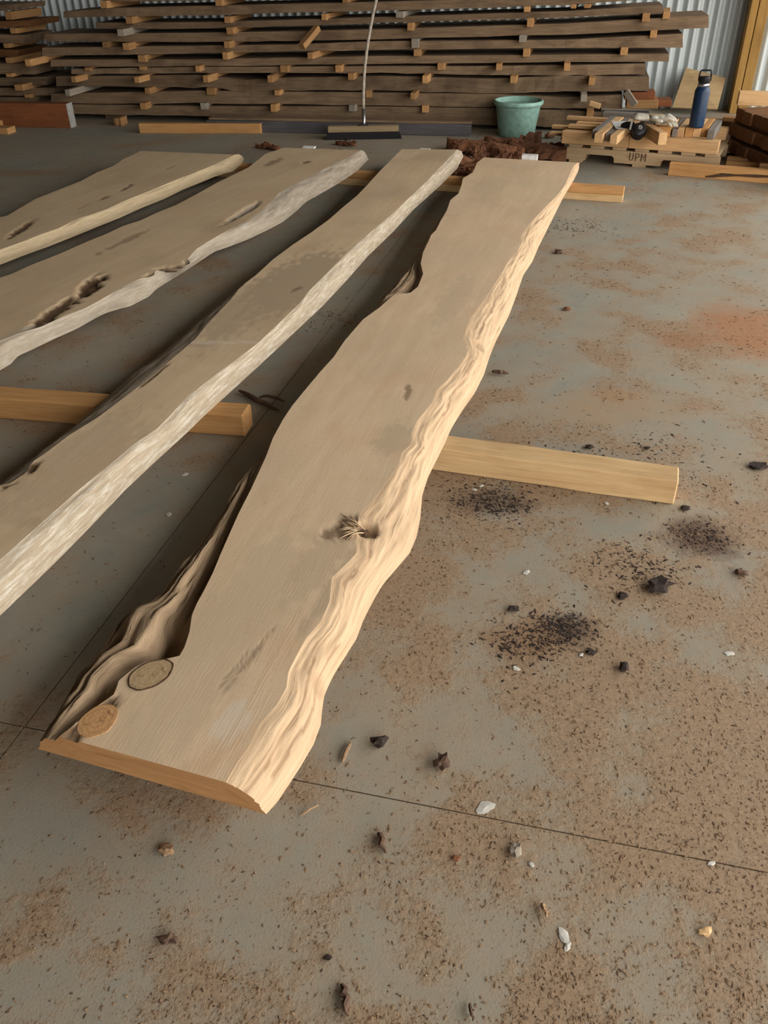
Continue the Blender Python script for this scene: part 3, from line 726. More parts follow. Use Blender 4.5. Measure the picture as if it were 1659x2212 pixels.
# spacer sticks: (gap below layer i) -> list of (x, y, w, h, reach)
GAP = {
 0: [(225, 10, 15, 16, .06), (473, 6, 15, 14, .05), (746, 0, 13, 12, .04)],
 1: [(280, 44, 15, 15, .10), (492, 43, 14, 14, .06), (700, 37, 12, 14, .03), (863, 32, 17, 14, .05), (1138, 20, 14, 12, .03), (1238, 14, 11, 9, .02), (1268, 13, 14, 9, .02)],
 2: [(262, 71, 14, 15, .20), (497, 67, 15, 15, .09), (886, 58, 13, 17, .06), (1144, 49, 13, 19, .05), (1394, 38, 16, 19, .05), (1438, 33, 15, 17, .02)],
 3: [(228, 97, 12, 13, .03), (273, 101, 13, 15, .14), (491, 97, 13, 15, .10), (896, 94, 15, 20, .05), (1128, 84, 15, 16, .06), (1410, 74, 14, 17, .03)],
 4: [(62, 136, 12, 15, .26), (307, 127, 16, 15, .05), (487, 121, 12, 16, .11), (670, 121, 12, 14, .16), (901, 114, 15, 15, .03), (1136, 114, 14, 18, .04), (1347, 111, 16, 17, .05)],
 5: [(190, 150, 13, 8, .03), (308, 148, 13, 8, .03), (428, 149, 10, 13, .10), (614, 149, 17, 15, .05), (731, 149, 13, 15, .09), (952, 144, 15, 16, .05), (1077, 145, 12, 15, .12), (1224, 145, 13, 16, .18)],
 6: [(160, 172, 11, 13, .18), (296, 173, 11, 13, .18), (445, 171, 12, 15, .18), (584, 171, 11, 15, .18), (758, 166, 13, 14, .09), (918, 172, 12, 17, .16), (1108, 172, 13, 16, .10), (1277, 176, 13, 17, .12)],
 7: [(147, 201, 10, 14, .24), (319, 197, 11, 13, .12), (456, 198, 18, 15, .04), (599, 201, 12, 11, .09), (796, 203, 12, 16, .03), (892, 208, 11, 14, .18), (1260, 212, 13, 16, .14)],
 8: [(310, 230, 12, 14, .12), (441, 230, 14, 14, .05), (591, 234, 12, 16, .10), (760, 234, 14, 14, .06), (918, 236, 14, 15, .04), (1273, 246, 15, 21, .05)]}
rs = random.Random(3)
GREY = {(1, 3), (3, 4), (2, 0), (7, 0), (7, 6), (8, 1), (8, 3), (3, 3)}
for g, lst in GAP.items():
    lst = sorted(lst)
    for i, (x, y, wx, hy, reach) in enumerate(lst):
        a = SF(x - wx / 2, y + hy / 2, reach); b = SF(x + wx / 2, y + hy / 2, reach); c = SF(x - wx / 2, y - hy / 2, reach)
        wd = (b - a).length; ht = c.z - a.z
        yaw = rs.uniform(-.10, .05)
        dirv = (Matrix.Rotation(yaw, 3, 'Z') @ G2)
        o = timber('spacer_stick', b, b + dirv * (reach + DEP[g] * .9), wd, ht, 'stickergrey' if (g, i) in GREY else 'sticker',
                   'spacer stick %s from left in the %s gap from the top of the big stack' % (ORD[i], ORD[g]), 'spacer', 'spacer sticks of the big stack', bev=.002)
# feet below the lowest layer
for x in (250, 470, 640, 900, 1150, 1270):
    a = SF(x, 268, -.08); p = Vector((a.x, a.y, 0))
    o = timber('stack_bearer', p, p + G2 * .5, .09, max(.06, SF(x, 246 + (x - 150) * .03, 0).z), 'stack', 'dark bearer under the big stack, %s from left' % ORD[(250, 470, 640, 900, 1150, 1270).index(x)], 'bearer', 'bearers under the big stack')
# loose slanting stick and block on the stack
a = SF(660, 107, .22); b = SF(694, 66, .05)
timber('loose_stick', a, b, .055, .045, 'sticker', 'short loose stick leaning slantwise against the middle of the big stack', 'stick')
a = SF(1271, 229, .12); b = SF(1294, 236, .13)
timber('loose_block', a, b, .05, .035, 'dimlight', 'short pale wood block resting aslant near the right end of the big stack', 'block')
# ---- second stack at the left edge
LL = [[(-90, 10, 26), (0, 11, 24), (33, 9, 21)], [(-90, 44, 62), (0, 46, 60), (66, 44, 57)], [(-90, 72, 92), (0, 74, 92), (50, 76, 94)], [(-90, 104, 126), (0, 106, 124), (40, 108, 122)],
      [(-90, 137, 160), (0, 137, 160), (76, 139, 161)], [(-90, 166, 186), (0, 168, 185), (100, 166, 184)], [(-90, 190, 208), (0, 190, 207), (118, 190, 206)], [(-90, 208, 226), (0, 210, 226), (75, 210, 226)]]
for i, st in enumerate(LL):
    board('stack_board', st, .5, 'stack' if i not in (1, 3) else 'pack', 40 + i, 'dark board in the dim stack at the left edge, %s from the top' % ORD[i], 'board', 'boards of the left edge stack', out=-.25 if i < 4 else -.10)
for i, (x, y, wx, hy, oo) in enumerate(((20, 34, 14, 18, -.2), (30, 67, 14, 12, -.2), (15, 99, 13, 10, -.2), (20, 131, 13, 12, -.12), (42, 190, 18, 13, .06), (20, 163, 13, 8, -.05), (60, 208, 13, 8, -.05), (20, 232, 20, 14, -.1))):
    a = SF(x - wx / 2, y + hy / 2, oo); b = SF(x + wx / 2, y + hy / 2, oo); c = SF(x, y - hy / 2, oo)
    timber('spacer_stick', b, b + G2 * .5, (b - a).length, c.z - a.z, 'sticker', 'spacer stick in the dim left edge stack, %s gap from the top' % ORD[[0, 1, 2, 3, 5, 4, 6, 7][i]], 'spacer', 'spacer sticks of the left edge stack')
# ---- timbers lying on the floor in front of the stacks
a, b = P(-60, 273), P(153, 277)
hb = (P(153, 277) - Vector((0, 0, 0))).length
bb = empty('brown_timber', b); tag(bb, 'thick reddish brown beam with whitened end on the floor at left', 'beam')
bpy.context.view_layer.update()
o = timber('beam_body', a, b, .10, .19, 'brownbeam', parent=None, bev=.004)
mw = o.matrix_world.copy(); o.parent = bb; o.matrix_parent_inverse = bb.matrix_world.inverted(); o.matrix_world = mw
dB = (b - a).normalized()
o = timber('painted_end', b + dB * .0005, b + dB * .004, .10, .19, 'chalk', bev=0)
mw = o.matrix_world.copy(); o.parent = bb; o.matrix_parent_inverse = bb.matrix_world.inverted(); o.matrix_world = mw
p0, p1 = P(302, 288), P(564, 289)
timber('floor_board', p0, p1, .05, .075, 'pine', 'short yellow squared timber lying on the floor before the stack', 'timber', bev=.003)
p = P(247, 272); timber('wood_block', p, p + G1 * .07 - G2 * 0, .12, .06, 'sticker', 'small broken wood block on the floor near the brown beam', 'block', rag=.006, seg=3)
p0, p1 = P(448, 284), P(1016, 295)
cb = timber('dark_timber', p0, p1, .12, .085, 'darkbeam', 'long dark grey beam on the floor along the foot of the stack', 'beam', bev=.004, rag=.002, seg=12)
q0 = p0 + Vector((0, 0, .0865)) + G2 * .01; q1 = p1 + Vector((0, 0, .0865)) + G2 * .01
timber('flat_board', q0 + (q1 - q0) * .01, q1, .12, .018, 'stack', 'thin brown board lying flat on the dark grey beam', 'board', rag=.002, seg=10)
for i, (x, y, L, hz) in enumerate(((-6, 268, .10, .055), (-4, 282, .16, .05))):
    p = P(x - 20, y + 8); timber('floor_offcut', p, p + Vector((1, -.2, 0)) * (L + .02), .12, hz, 'sticker', ('upper ', 'nearer ')[i] + 'orange offcut poking in from the left edge', 'offcut')

# ================================================================ broom
bp0, bp1 = P(702, 303), P(868, 300)
bd = (bp1 - bp0).normalized(); bn = Vector((-bd.y, bd.x, 0)); L = (bp1 - bp0).length
br = empty('broom', bp0.lerp(bp1, .5)); tag(br, 'wide push broom standing against the stack with long curved handle', 'broom')
bpy.context.view_layer.update()
def child(o, par):
    bpy.context.view_layer.update(); mw = o.matrix_world.copy(); o.parent = par; o.matrix_parent_inverse = par.matrix_world.inverted(); o.matrix_world = mw; return o
v = []; f = []
nb = 60
for i in range(nb + 1):                                    # flared skirt of bristles with a toothed lower rim
    t = i / nb; xx = L * t; xt = L * (.04 + .92 * t)
    tooth = .004 * (i % 2)
    base = bp0 + bd * xx; top = bp0 + bd * xt
    for q in (base + Vector((0, 0, tooth)), top + bn * .02 + Vector((0, 0, .055)), top + bn * .075 + Vector((0, 0, .055)), base + bn * .095 + Vector((0, 0, tooth))): v.append(q)
for i in range(nb):
    for j in range(4): f.append((i * 4 + j, i * 4 + 4 + j, i * 4 + 4 + (j + 1) % 4, i * 4 + (j + 1) % 4))
f.append((0, 1, 2, 3)); f.append(tuple(nb * 4 + j for j in (3, 2, 1, 0)))
child(pydata('bristles', v, f, 'bristle'), br)
child(timber('head', bp0 + bd * L * .04 + bn * .016 + Vector((0, 0, .05)), bp0 + bd * L * .96 + bn * .016 + Vector((0, 0, .05)), .065, .045, 'broomwood', bev=.004), br)
hp = [PP(x, y, bp0 + bn * (.045), bn + Vector((0, 0, -.16))) for x, y in ((787, 285), (786, 262), (785, 235), (785, 205), (786, 170), (789, 135), (794, 95), (801, 55), (808, 20), (816, -15), (826, -60), (838, -110))]
hp[0].z = max(hp[0].z, .09)
child(tube('handle', hp[2:], .0125, 'handle', None, 12), br)
child(tube('socket', hp[:3], .0145, 'metal', None, 12), br)
cx = hp[0]
child(timber('bracket', Vector((cx.x - .035, cx.y - .03, .094)), Vector((cx.x + .035, cx.y - .03, .094)), .05, .012, 'darkmetal'), br)

# ================================================================ bucket
bc = P(1115, 292)
bk = empty('bucket', bc); tag(bk, 'sea green plastic tub standing in front of the big stack', 'bucket')
lathe('body', [(.0, .002), (.138, .002), (.142, .006), (.178, .245), (.182, .25), (.178, .25), (.172, .245), (.136, .012), (0, .012)], 'bucket', bk, 48)
lathe('rim', [(.180, .222), (.190, .226), (.194, .236), (.193, .252), (.187, .258), (.178, .257), (.176, .25), (.180, .222)], 'bucket', bk, 48)
lathe('dirt_inside', [(0, .03), (.137, .03), (.137, .012), (0, .012)], 'dirt', bk, 32)

# ================================================================ bark heap by the bucket
def bark(name, p0, p1, wd, hz, curl, seed, label, mat='bark', z0=0.0, sub=None):
    d = p1 - p0; L = d.length; d.normalize(); nrm = Vector((-d.y, d.x, 0))
    nu, nvv = 40, 14; v = []; f = []
    for sgn in (1, -1):
        for i in range(nu + 1):
            t = i / nu
            env = min(1, 5 * t, 5 * (1 - t)) ** .5
            for j in range(nvv + 1):
                s = (j / nvv - .5) * 2
                rag = 1 + .6 * noise.noise(Vector((t * 4, seed, math.copysign(3, s)))) + .18 * noise.noise(Vector((t * 13, seed, math.copysign(3, s))))
                y = s * wd * .5 * env * rag
                zz = curl * (1 - s * s) + .03 * noise.noise(Vector((t * 3, s * 1.5, seed))) + .016 * noise.noise(Vector((t * 4, s * 6, seed))) + .006 * noise.noise(Vector((t * 14, s * 12, seed))) + .008
                zz = max(.002, zz + hz * t) + sgn * .005
                v.append((L * t, y, zz))
    N = (nu + 1) * (nvv + 1)
    for k in range(2):
        for i in range(nu):
            for j in range(nvv):
                q = (k * N + i * (nvv + 1) + j, k * N + (i + 1) * (nvv + 1) + j, k * N + (i + 1) * (nvv + 1) + j + 1, k * N + i * (nvv + 1) + j + 1)
                f.append(q if k == 0 else q[::-1])
    rim = [i * (nvv + 1) for i in range(nu + 1)] + [nu * (nvv + 1) + j for j in range(1, nvv + 1)] + [i * (nvv + 1) + nvv for i in range(nu - 1, -1, -1)] + [j for j in range(nvv - 1, 0, -1)]
    for a, b in zip(rim, rim[1:] + rim[:1]): f.append((a, b + 0, N + b, N + a)[::-1])
    zm = min(q[2] for q in v)
    v = [(a, b, c - zm) for a, b, c in v]
    o = pydata(name, v, f, mat, None, False); o.location = Vector((p0.x, p0.y, z0)); o.rotation_euler = (0, 0, math.atan2(d.y, d.x))
    tag(o, label, 'bark', 'bark heap by the bucket'); return o
bark('bark_slab', P(965, 322), P(1115, 342), .20, .0, .07, 1, 'largest curled red brown bark slab in the heap before the green tub')
bark('bark_slab', P(1095, 330), P(1222, 350), .20, .0, .07, 2, 'dark flat bark slab between the heap and the pallet')
bark('bark_slab', P(1045, 312), P(1130, 320), .14, .012, .03, 3, 'ragged bark piece rising against the foot of the green tub')
bark('bark_slab', P(1120, 316), P(1168, 312), .11, .03, .045, 4, 'upturned bark piece at the right foot of the green tub')
bark('bark_slab', P(1150, 322), P(1195, 328), .08, 0, .03, 5, 'small bark strip right of the green tub')
bark('bark_slab', P(1000, 352), P(1040, 372), .30, 0, .03, 6, 'crumbled bark sheet between the far ends of the two right slabs')
bark('bark_slab', P(985, 372), P(1012, 392), .2, 0, .025, 7, 'narrow bark strip behind the far bearer', z0=0)
bark('bark_slab', P(725, 312), P(770, 318), .05, 0, .01, 8, 'thin dark bark scrap beyond the hollowed slab')
bark('bark_slab', P(552, 318), P(605, 326), .05, 0, .012, 9, 'thin bark sliver lying beyond the two left slabs')
o = bark('bark_slab', P(1178, 300), P(1196, 297), .05, .0, .02, 10, 'tiny bark scrap between the green tub and the laths')

rb = random.Random(21)
for i in range(26):
    a_ = P(rb.uniform(965, 1200), rb.uniform(318, 352)); 
    if (a_ - bc).length < .24: continue
    L_ = rb.uniform(.05, .14); an = rb.uniform(-.5, .5); b_ = a_ + Vector((math.cos(an), math.sin(an), 0)) * L_
    o = bark('bark_flake', a_, b_, L_ * rb.uniform(.3, .6), rb.uniform(0, .03), rb.uniform(.004, .02), 30 + i, 'small loose bark flake lying in the heap before the green tub', z0=rb.choice((0, 0, .02, .04)) if a_.x < 1.05 else 0)
    o.rotation_euler[0] = rb.uniform(-.3, .3)

# ================================================================ pallet with its load
q0, q1 = P(1222, 349), P(1549, 376)
PD = (q1 - q0).normalized(); PN = Vector((-PD.y, PD.x, 0)); PL = (q1 - q0).length
pal = empty('pallet', q0, math.atan2(PD.y, PD.x)); tag(pal, 'notched timber pallet stencilled with three letters and carrying offcuts', 'pallet')
def pbox(name, x0, y0, z0, lx, ly, lz, mat, parent=pal, bev=.002):
    me = boxmesh(name, lx, ly, lz, bev); o = link(name, me, mat, parent); o.location = (x0, y0, z0); return o
PDP = .95; SZ0, SZ1 = .018, .098
prof = [(0, SZ0), (.13, SZ0), (.135, SZ0 + .03), (.15, SZ0 + .042), (.315, SZ0 + .042), (.33, SZ0 + .03), (.335, SZ0), (.645, SZ0), (.65, SZ0 + .03), (.665, SZ0 + .042), (.83, SZ0 + .042), (.845, SZ0 + .03), (.85, SZ0), (PL, SZ0), (PL, SZ1), (0, SZ1)]
for i, yy in enumerate((0, PDP / 2 - .02, PDP - .04)):
    v = [(x, yy, z) for x, z in prof] + [(x, yy + .04, z) for x, z in prof]; k = len(prof)
    f = [tuple(range(k)), tuple(range(2 * k - 1, k - 1, -1))] + [(a, k + a, k + (a + 1) % k, (a + 1) % k) for a in range(k)]
    pydata('stringer', v, f, 'pallet', pal)
for i in range(7):
    pbox('deck_board', .01 + i * (PL - .11) / 6, 0, SZ1 + .0005, .09, PDP, .018, 'pallet')
for x in (.02, PL / 2 - .05, PL - .12): pbox('bottom_board', x, 0, 0, .09, PDP, .0175, 'pallet')
# stencilled letters U P M and a dot, as thin ink shapes on the front stringer
def ink(poly):
    v = [(x, -.0012, z) for x, z in poly]; v += [(x, 0, z) for x, z in poly]; k = len(poly)
    pydata('stencil_letter', v, [tuple(range(k)), tuple(range(2 * k - 1, k - 1, -1))] + [(a, k + a, k + (a + 1) % k, (a + 1) % k) for a in range(k)], 'ink', pal)
def letters(x0, z0, h):
    def bar(pts): ink([(x0 + a * h, z0 + b * h) for a, b in pts])
    bar([(-.32, .4), (-.20, .4), (-.20, .54), (-.32, .54)])
    bar([(0, .25), (.16, .2), (.16, 1), (0, 1)]); bar([(.44, .2), (.6, .25), (.6, 1), (.44, 1)]); bar([(.02, .2), (.1, .03), (.26, 0), (.26, .13), (.17, .15)]); bar([(.34, 0), (.5, .03), (.58, .2), (.43, .15), (.34, .13)])
    bar([(.8, 0), (.96, 0), (.96, 1), (.8, 1)]); bar([(1.0, .86), (1.18, .86), (1.18, 1), (1.0, 1)]); bar([(1.0, .38), (1.18, .38), (1.18, .52), (1.0, .52)]); bar([(1.22, .4), (1.36, .5), (1.38, .7), (1.36, .9), (1.22, 1), (1.22, .84), (1.24, .7), (1.22, .55)])
    bar([(1.55, 0), (1.70, 0), (1.70, 1), (1.55, 1)]); bar([(2.12, 0), (2.27, 0), (2.27, 1), (2.12, 1)]); bar([(1.73, 1), (1.88, .5), (1.88, .22), (1.73, .72)]); bar([(2.09, 1), (1.94, .5), (1.94, .22), (2.09, .72)])
letters(PL * .425, .040, .05)
ZD = SZ1 + .0195
def pl(x, y, z): 
    q = P(x, y, z) - q0; return q.dot(PD), q.dot(PN)
def load(x0, y0, z0, lx, ly, lz, mat, label, rz=0, cat='timber', grp='offcuts on the pallet', along='x', bev=.002):
    """a squared timber on the pallet in pallet metres; grain runs along its longer side"""
    me = boxmesh('offcut', max(lx, ly), min(lx, ly), lz, bev)
    o = link('timber_offcut', me, mat); tag(o, label, cat, grp)
    w0 = q0 + PD * x0 + PN * y0 + Vector((0, 0, z0))
    r = math.atan2(PD.y, PD.x) + rz
    if ly > lx: r += math.pi / 2; w0 = w0 + (Matrix.Rotation(math.atan2(PD.y, PD.x) + rz, 3, 'Z') @ Vector((lx, 0, 0)))
    o.location = w0; o.rotation_euler = (0, 0, r); return o
x_a, _ = pl(1195, 322, ZD); x_b, _ = pl(1355, 322, ZD); x_c, _ = pl(1551, 330, ZD)
load(x_a, 0.0, ZD, x_b - x_a - .003, .09, .075, 'dimlight', 'left of two squared timbers along the front of the pallet')
load(x_b, 0.0, ZD, x_c - x_b, .10, .075, 'dimlight', 'right and longer squared timber along the front of the pallet')
Z2 = ZD + .0755
def across(xl, xr, yfront, L, hz, mat, label, z=Z2, rz=0):
    _, yf = pl(xl, yfront, z); a, _ = pl(xl, 297, z); b, _ = pl(xr, 297, z); load(a, yf, z, max(.03, b - a - .002), L, hz, mat, label, rz)
# rear supports under the crosswise pieces
load(.02, .50, ZD, PL - .05, .085, .075, 'dimlight', 'hidden rear timber carrying the crosswise offcuts on the pallet')
load(.04, .86, ZD, PL - .3, .08, .075, 'greytimber', 'grey rear timber along the back of the pallet')
across(1281, 1295, 300, .56, .055, 'greytimber', 'leftmost grey crosswise offcut on the pallet')
across(1296, 1315, 309, .66, .055, 'dimlight', 'long tan crosswise offcut right of the leftmost grey one')
across(1316, 1332, 306, .60, .05, 'greytimber', 'second grey crosswise offcut under the white paper')
across(1333, 1350, 313, .62, .055, 'dimlight', 'tan crosswise offcut left of the ear muffs')
for i, (xl, xr, yf, L, mt) in enumerate(((1350, 1366, 285, .34, 'dimlight'), (1367, 1383, 284, .36, 'dimlight'), (1383, 1398, 283, .34, 'dimlight'), (1398, 1413, 284, .32, 'dimlight'), (1415, 1446, 294, .34, 'pine'))):
    across(xl, xr, yf, L, .06, mt, ['tan block touching the paper, first of the row under the gloves', 'second tan block in the row under the gloves', 'third tan block in the row under the gloves', 'fourth tan block in the row under the gloves', 'thick orange ended block beneath the glove fingers'][i])
across(1449, 1462, 296, .40, .05, 'greytimber', 'grey crosswise offcut between the gloves and the bottle')
for i, (xl, xr, mt) in enumerate(((1461, 1476, 'dimlight'), (1477, 1494, 'pine'), (1494, 1512, 'dimlight'), (1512, 1527, 'pine'))):
    across(xl, xr, 296, .36, .06, mt, ['tan', 'brown ended', 'pale ended', 'dark sided'][i] + ' crosswise offcut under the blue bottle, %s from left' % ORD[i])
across(1528, 1545, 301, .40, .055, 'greytimber', 'rightmost grey crosswise offcut on the pallet')
dg1 = P(1420, 314, Z2); dg0 = P(1378, 287, Z2)
dd = (dg1 - dg0).normalized()
timber('timber_offcut', dg0, dg1, .055, .075, 'dimlight', 'diagonal squared timber pointing at the viewer from beside the ear muffs', 'timber', 'offcuts on the pallet')
# laths heaped at the left of the pallet
rl = random.Random(5)
for i, (x, y, z, L) in enumerate(((1213, 300, ZD, .26), (1205, 296, ZD + .0225, .28), (1199, 284, ZD, .32), (1207, 290, ZD + .0455, .26), (1194, 276, ZD + .0225, .34), (1228, 282, ZD + .0455, .22), (1203, 272, ZD + .0685, .3))):
    p = P(x, y, z); qx = (p - q0).dot(PD); qy = (p - q0).dot(PN)
    load(qx, .115 + .0625 * i, z, L, .058, .022, 'dimlight', 'thin lath in the heap at the pallet left, %s from the front' % ORD[i], cat='lath', grp='laths on the pallet')
ZL = Z2 + .0605

# ---- blue bottle
p = P(1503, 275, ZL)
bt = empty('water_bottle', p); tag(bt, 'dark blue steel water bottle with black loop lid on the pallet load', 'bottle')
lathe('body', [(0, .003), (.047, .003), (.047, .012), (.0475, .02), (.0475, .215), (.045, .226), (.038, .240), (.036, .244), (0, .244)], 'bottle', bt, 40)
lathe('base_ring', [(0, 0), (.044, 0), (.0468, .004), (.0468, .012), (0, .012)], 'metal', bt, 40)
lathe('neck_ring', [(.034, .243), (.0365, .246), (.0365, .261), (.034, .263), (0, .263)], 'metal', bt, 36)
lid = lathe('lid', [(.0, .262), (.034, .262), (.0355, .265), (.035, .296), (.035, .301), (0, .301)], 'black', bt, 36)
hpt = [(-.036, 0, .275), (-.036, 0, .315), (-.034, 0, .330), (-.027, 0, .336), (.027, 0, .336), (.034, 0, .330), (.036, 0, .315), (.036, 0, .275)]
tube('carry_loop', hpt, .0055, 'black', lid, 10)
bt.rotation_euler = (0, 0, -.15)
# ---- flat pencil / knife beside the bottle
p = P(1474, 271, ZL)
o = timber('steel_ruler', p, p + PD * .09 + PN * .01, .018, .003, 'metal', 'small bright steel blade lying beside the blue bottle', 'blade', bev=.0006)
# ---- paper
pp = [P(1320, 262, Z2 + .0562), P(1376, 262, Z2 + .0562), P(1356, 278, Z2 + .0562), P(1330, 278, Z2 + .0562)]
v = [q + Vector((0, 0, .0012 * k)) for k in (0, 1) for q in pp]
o = pydata('paper_sheet', v, [(3, 2, 1, 0), (4, 5, 6, 7)] + [(a, (a + 1) % 4, 4 + (a + 1) % 4, 4 + a) for a in range(4)], 'white'); tag(o, 'white paper sheet under the ear muffs on the pallet', 'paper')
# ---- ear muffs
em = P(1378, 300, Z2 + .002)
mu = empty('ear_muffs', em); tag(mu, 'black ear muffs with white lettering on the cup, lying on the pallet load', 'ear muffs')
fcv = (Vector((0, 0, CH)) - em).normalized()
zz = (fcv * .8 + Vector((.25, 0, .55))).normalized(); xx = PD.cross(zz).cross(zz).normalized() * -1; xx = (PD - zz * PD.dot(zz)).normalized(); yy = zz.cross(xx)
cm = Matrix.Identity(4)
ce = Vector((0, -.0, .052))
for i in range(3): cm[i][0] = xx[i]; cm[i][1] = yy[i]; cm[i][2] = zz[i]; cm[i][3] = ce[i]
cup = lathe('ear_cup', [(0, -.03), (.036, -.03), (.046, -.022), (.050, -.008), (.050, .004), (.045, .016), (.032, .024), (.016, .026), (0, .0265)], 'black', mu, 36); cup.matrix_local = cm
pad = lathe('cushion', [(.02, -.046), (.038, -.046), (.045, -.04), (.045, -.032), (.036, -.028)], 'bristle', mu, 32); pad.matrix_local = cm
def strokes(par, rows, s):
    for (x0, y0, x1, y1) in rows:
        pydata('lettering', [(x0 * s, y0 * s, .0262), (x1 * s, y0 * s, .0262), (x1 * s, y1 * s, .0262), (x0 * s, y1 * s, .0262), (x0 * s, y0 * s, .0268), (x1 * s, y0 * s, .0268), (x1 * s, y1 * s, .0268), (x0 * s, y1 * s, .0268)],
               [(3, 2, 1, 0), (4, 5, 6, 7), (0, 1, 5, 4), (1, 2, 6, 5), (2, 3, 7, 6), (3, 0, 4, 7)], 'flake', par)
strokes(cup, [(-9, 3, -7.6, 9), (-9, 3, -5, 4.2), (-9, 8, -5, 9), (-6.2, 3, -5, 9), (-3.6, 3, -2.4, 9), (-3.6, 8, 0, 9), (-3.6, 3, 0, 4), (1.2, 8, 5, 9), (1.2, 3, 5, 4), (3, 3, 4, 9), (6, 3, 7, 9), (6, 3, 9, 4),
              (-8, -6, -7, 0), (-8, -1, -5, 0), (-8, -3.5, -5, -2.7), (-3.5, -6, -2.5, 0), (-3.5, -1, -.5, 0), (-1.3, -6, -.4, 0), (1, -6, 2, 0), (1, -1, 4, 0), (5, -6, 6, 0), (5, -6, 8, -5), (-4, 11, 3, 12.5)], .0016)
bandc = []
for t in range(13):
    q = t / 12; bandc.append(ce + (Vector((-.035, .01, .012)) * (1 - q) + PD * (-.135) * q + PN * (.055) * q + Vector((0, 0, .018 * math.sin(q * 3.0)))) + Vector((0, 0, .0)))
v = []; f = []
for i, c_ in enumerate(bandc):
    wd = .022 + .012 * math.exp(-((i / 12 - .15) / .16) ** 2) ; up = (yy * .9 + Vector((0, 0, .2))).normalized(); th_ = zz * .007
    for q in (c_ - up * wd - th_, c_ + up * wd - th_, c_ + up * wd + th_, c_ - up * wd + th_): v.append(q)
for i in range(12):
    for j in range(4): f.append((i * 4 + j, i * 4 + (j + 1) % 4, i * 4 + 4 + (j + 1) % 4, i * 4 + 4 + j))
f.append((3, 2, 1, 0)); f.append(tuple(48 + j for j in range(4)))
bnd = pydata('headband', v, f, 'black', mu); 
md = bnd.modifiers.new('b', 'BEVEL'); md.width = .004; md.segments = 2
c_ = bandc[3]; up = (yy * .9 + Vector((0, 0, .2))).normalized(); al = (bandc[4] - bandc[2]).normalized()
v = [c_ + up * a * .030 + al * b * .008 + zz * h_ for h_ in (.0072, .0085) for a, b in ((-1, -1), (1, -1), (1, 1), (-1, 1))]
pydata('white_stripe', v, [(3, 2, 1, 0), (4, 5, 6, 7), (0, 1, 5, 4), (1, 2, 6, 5), (2, 3, 7, 6), (3, 0, 4, 7)], 'white', bnd)

# ---- gloves
def glove(loc, rz, label, seed, flat=1.0, mirror=1):
    g = empty('work_glove', loc, rz); tag(g, label, 'glove', 'work gloves on the pallet')
    V = []; Ed = []; Rr = []
    def ch(pts, rad, start=None):
        prev = start
        for p_, r_ in zip(pts, rad):
            V.append((p_[0], p_[1] * mirror, p_[2])); Rr.append(r_); k = len(V) - 1
            if prev is not None: Ed.append((prev, k))
            prev = k
        return prev
    root = ch([(0, 0, .022)], [(.034, .018)]); mid = ch([(.035, 0, .026)], [(.040, .019)], root); kn = ch([(.07, 0, .026)], [(.040, .017)], mid)
    for j, (yo, ln, cz) in enumerate(((-.033, .060, .012), (-.011, .072, .004), (.012, .068, .010), (.033, .052, .014))):
        ch([(.085, yo, .026), (.085 + ln * .45, yo * 1.15, .030 + .004 * j), (.085 + ln * .8, yo * 1.2, .022), (.085 + ln, yo * 1.2, cz)], [(.0115, .0115), (.0115, .011), (.0105, .0105), (.009, .009)], kn)
    ch([(.03, -.045, .022), (.055, -.066, .018), (.085, -.07, .014)], [(.014, .013), (.0125, .012), (.0105, .0105)], mid)
    me = bpy.data.meshes.new('hand'); me.from_pydata(V, Ed, []); o = link('hand', me, 'leather', g)
    sk = o.modifiers.new('skin', 'SKIN')
    for i, sv in enumerate(me.skin_vertices[0].data): sv.radius = Rr[i]; sv.use_root = (i == 0)
    ss = o.modifiers.new('s', 'SUBSURF'); ss.levels = 2; ss.render_levels = 2; sk.use_smooth_shade = True
    n = 28; v = []; f = []
    for i, (x, ry, rz_) in enumerate(((.005, .036, .020), (-.02, .040, .022), (-.05, .046, .024), (-.078, .052, .022), (-.078, .049, .019), (-.05, .043, .021))):
        for k in range(n):
            q = k / n * 6.28318; w_ = 1 + .05 * math.sin(3 * q + i + seed)
            v.append((x + .004 * math.sin(2 * q + seed), ry * w_ * math.cos(q), .024 + rz_ * w_ * math.sin(q)))
    for i in range(5):
        for k in range(n): f.append((i * n + k, i * n + (k + 1) % n, (i + 1) * n + (k + 1) % n, (i + 1) * n + k))
    c2 = pydata('cuff', v, f, 'leather', g, True)
    return g
gp1 = P(1404, 267, ZL)
ga = math.atan2(PD.y, PD.x)
g2 = glove(P(1414, 271, ZL + .002), ga - .30, 'lower darker grey work glove with fingers pointing right, under the white one', 2, mirror=-1)
g2.children[0].data.materials[0] = M['leatherdark']
g1 = glove(P(1400, 262, ZL + .044), ga + .10, 'upper whitish leather work glove with wide cuff on the pallet load', 1)
g1.scale = (1.15, 1.0, .95); g2.scale = (1.0, .9, .85)

# ================================================================ timber behind and right of the pallet
def at_floor(x, y, z=0): return P(x, y, z)
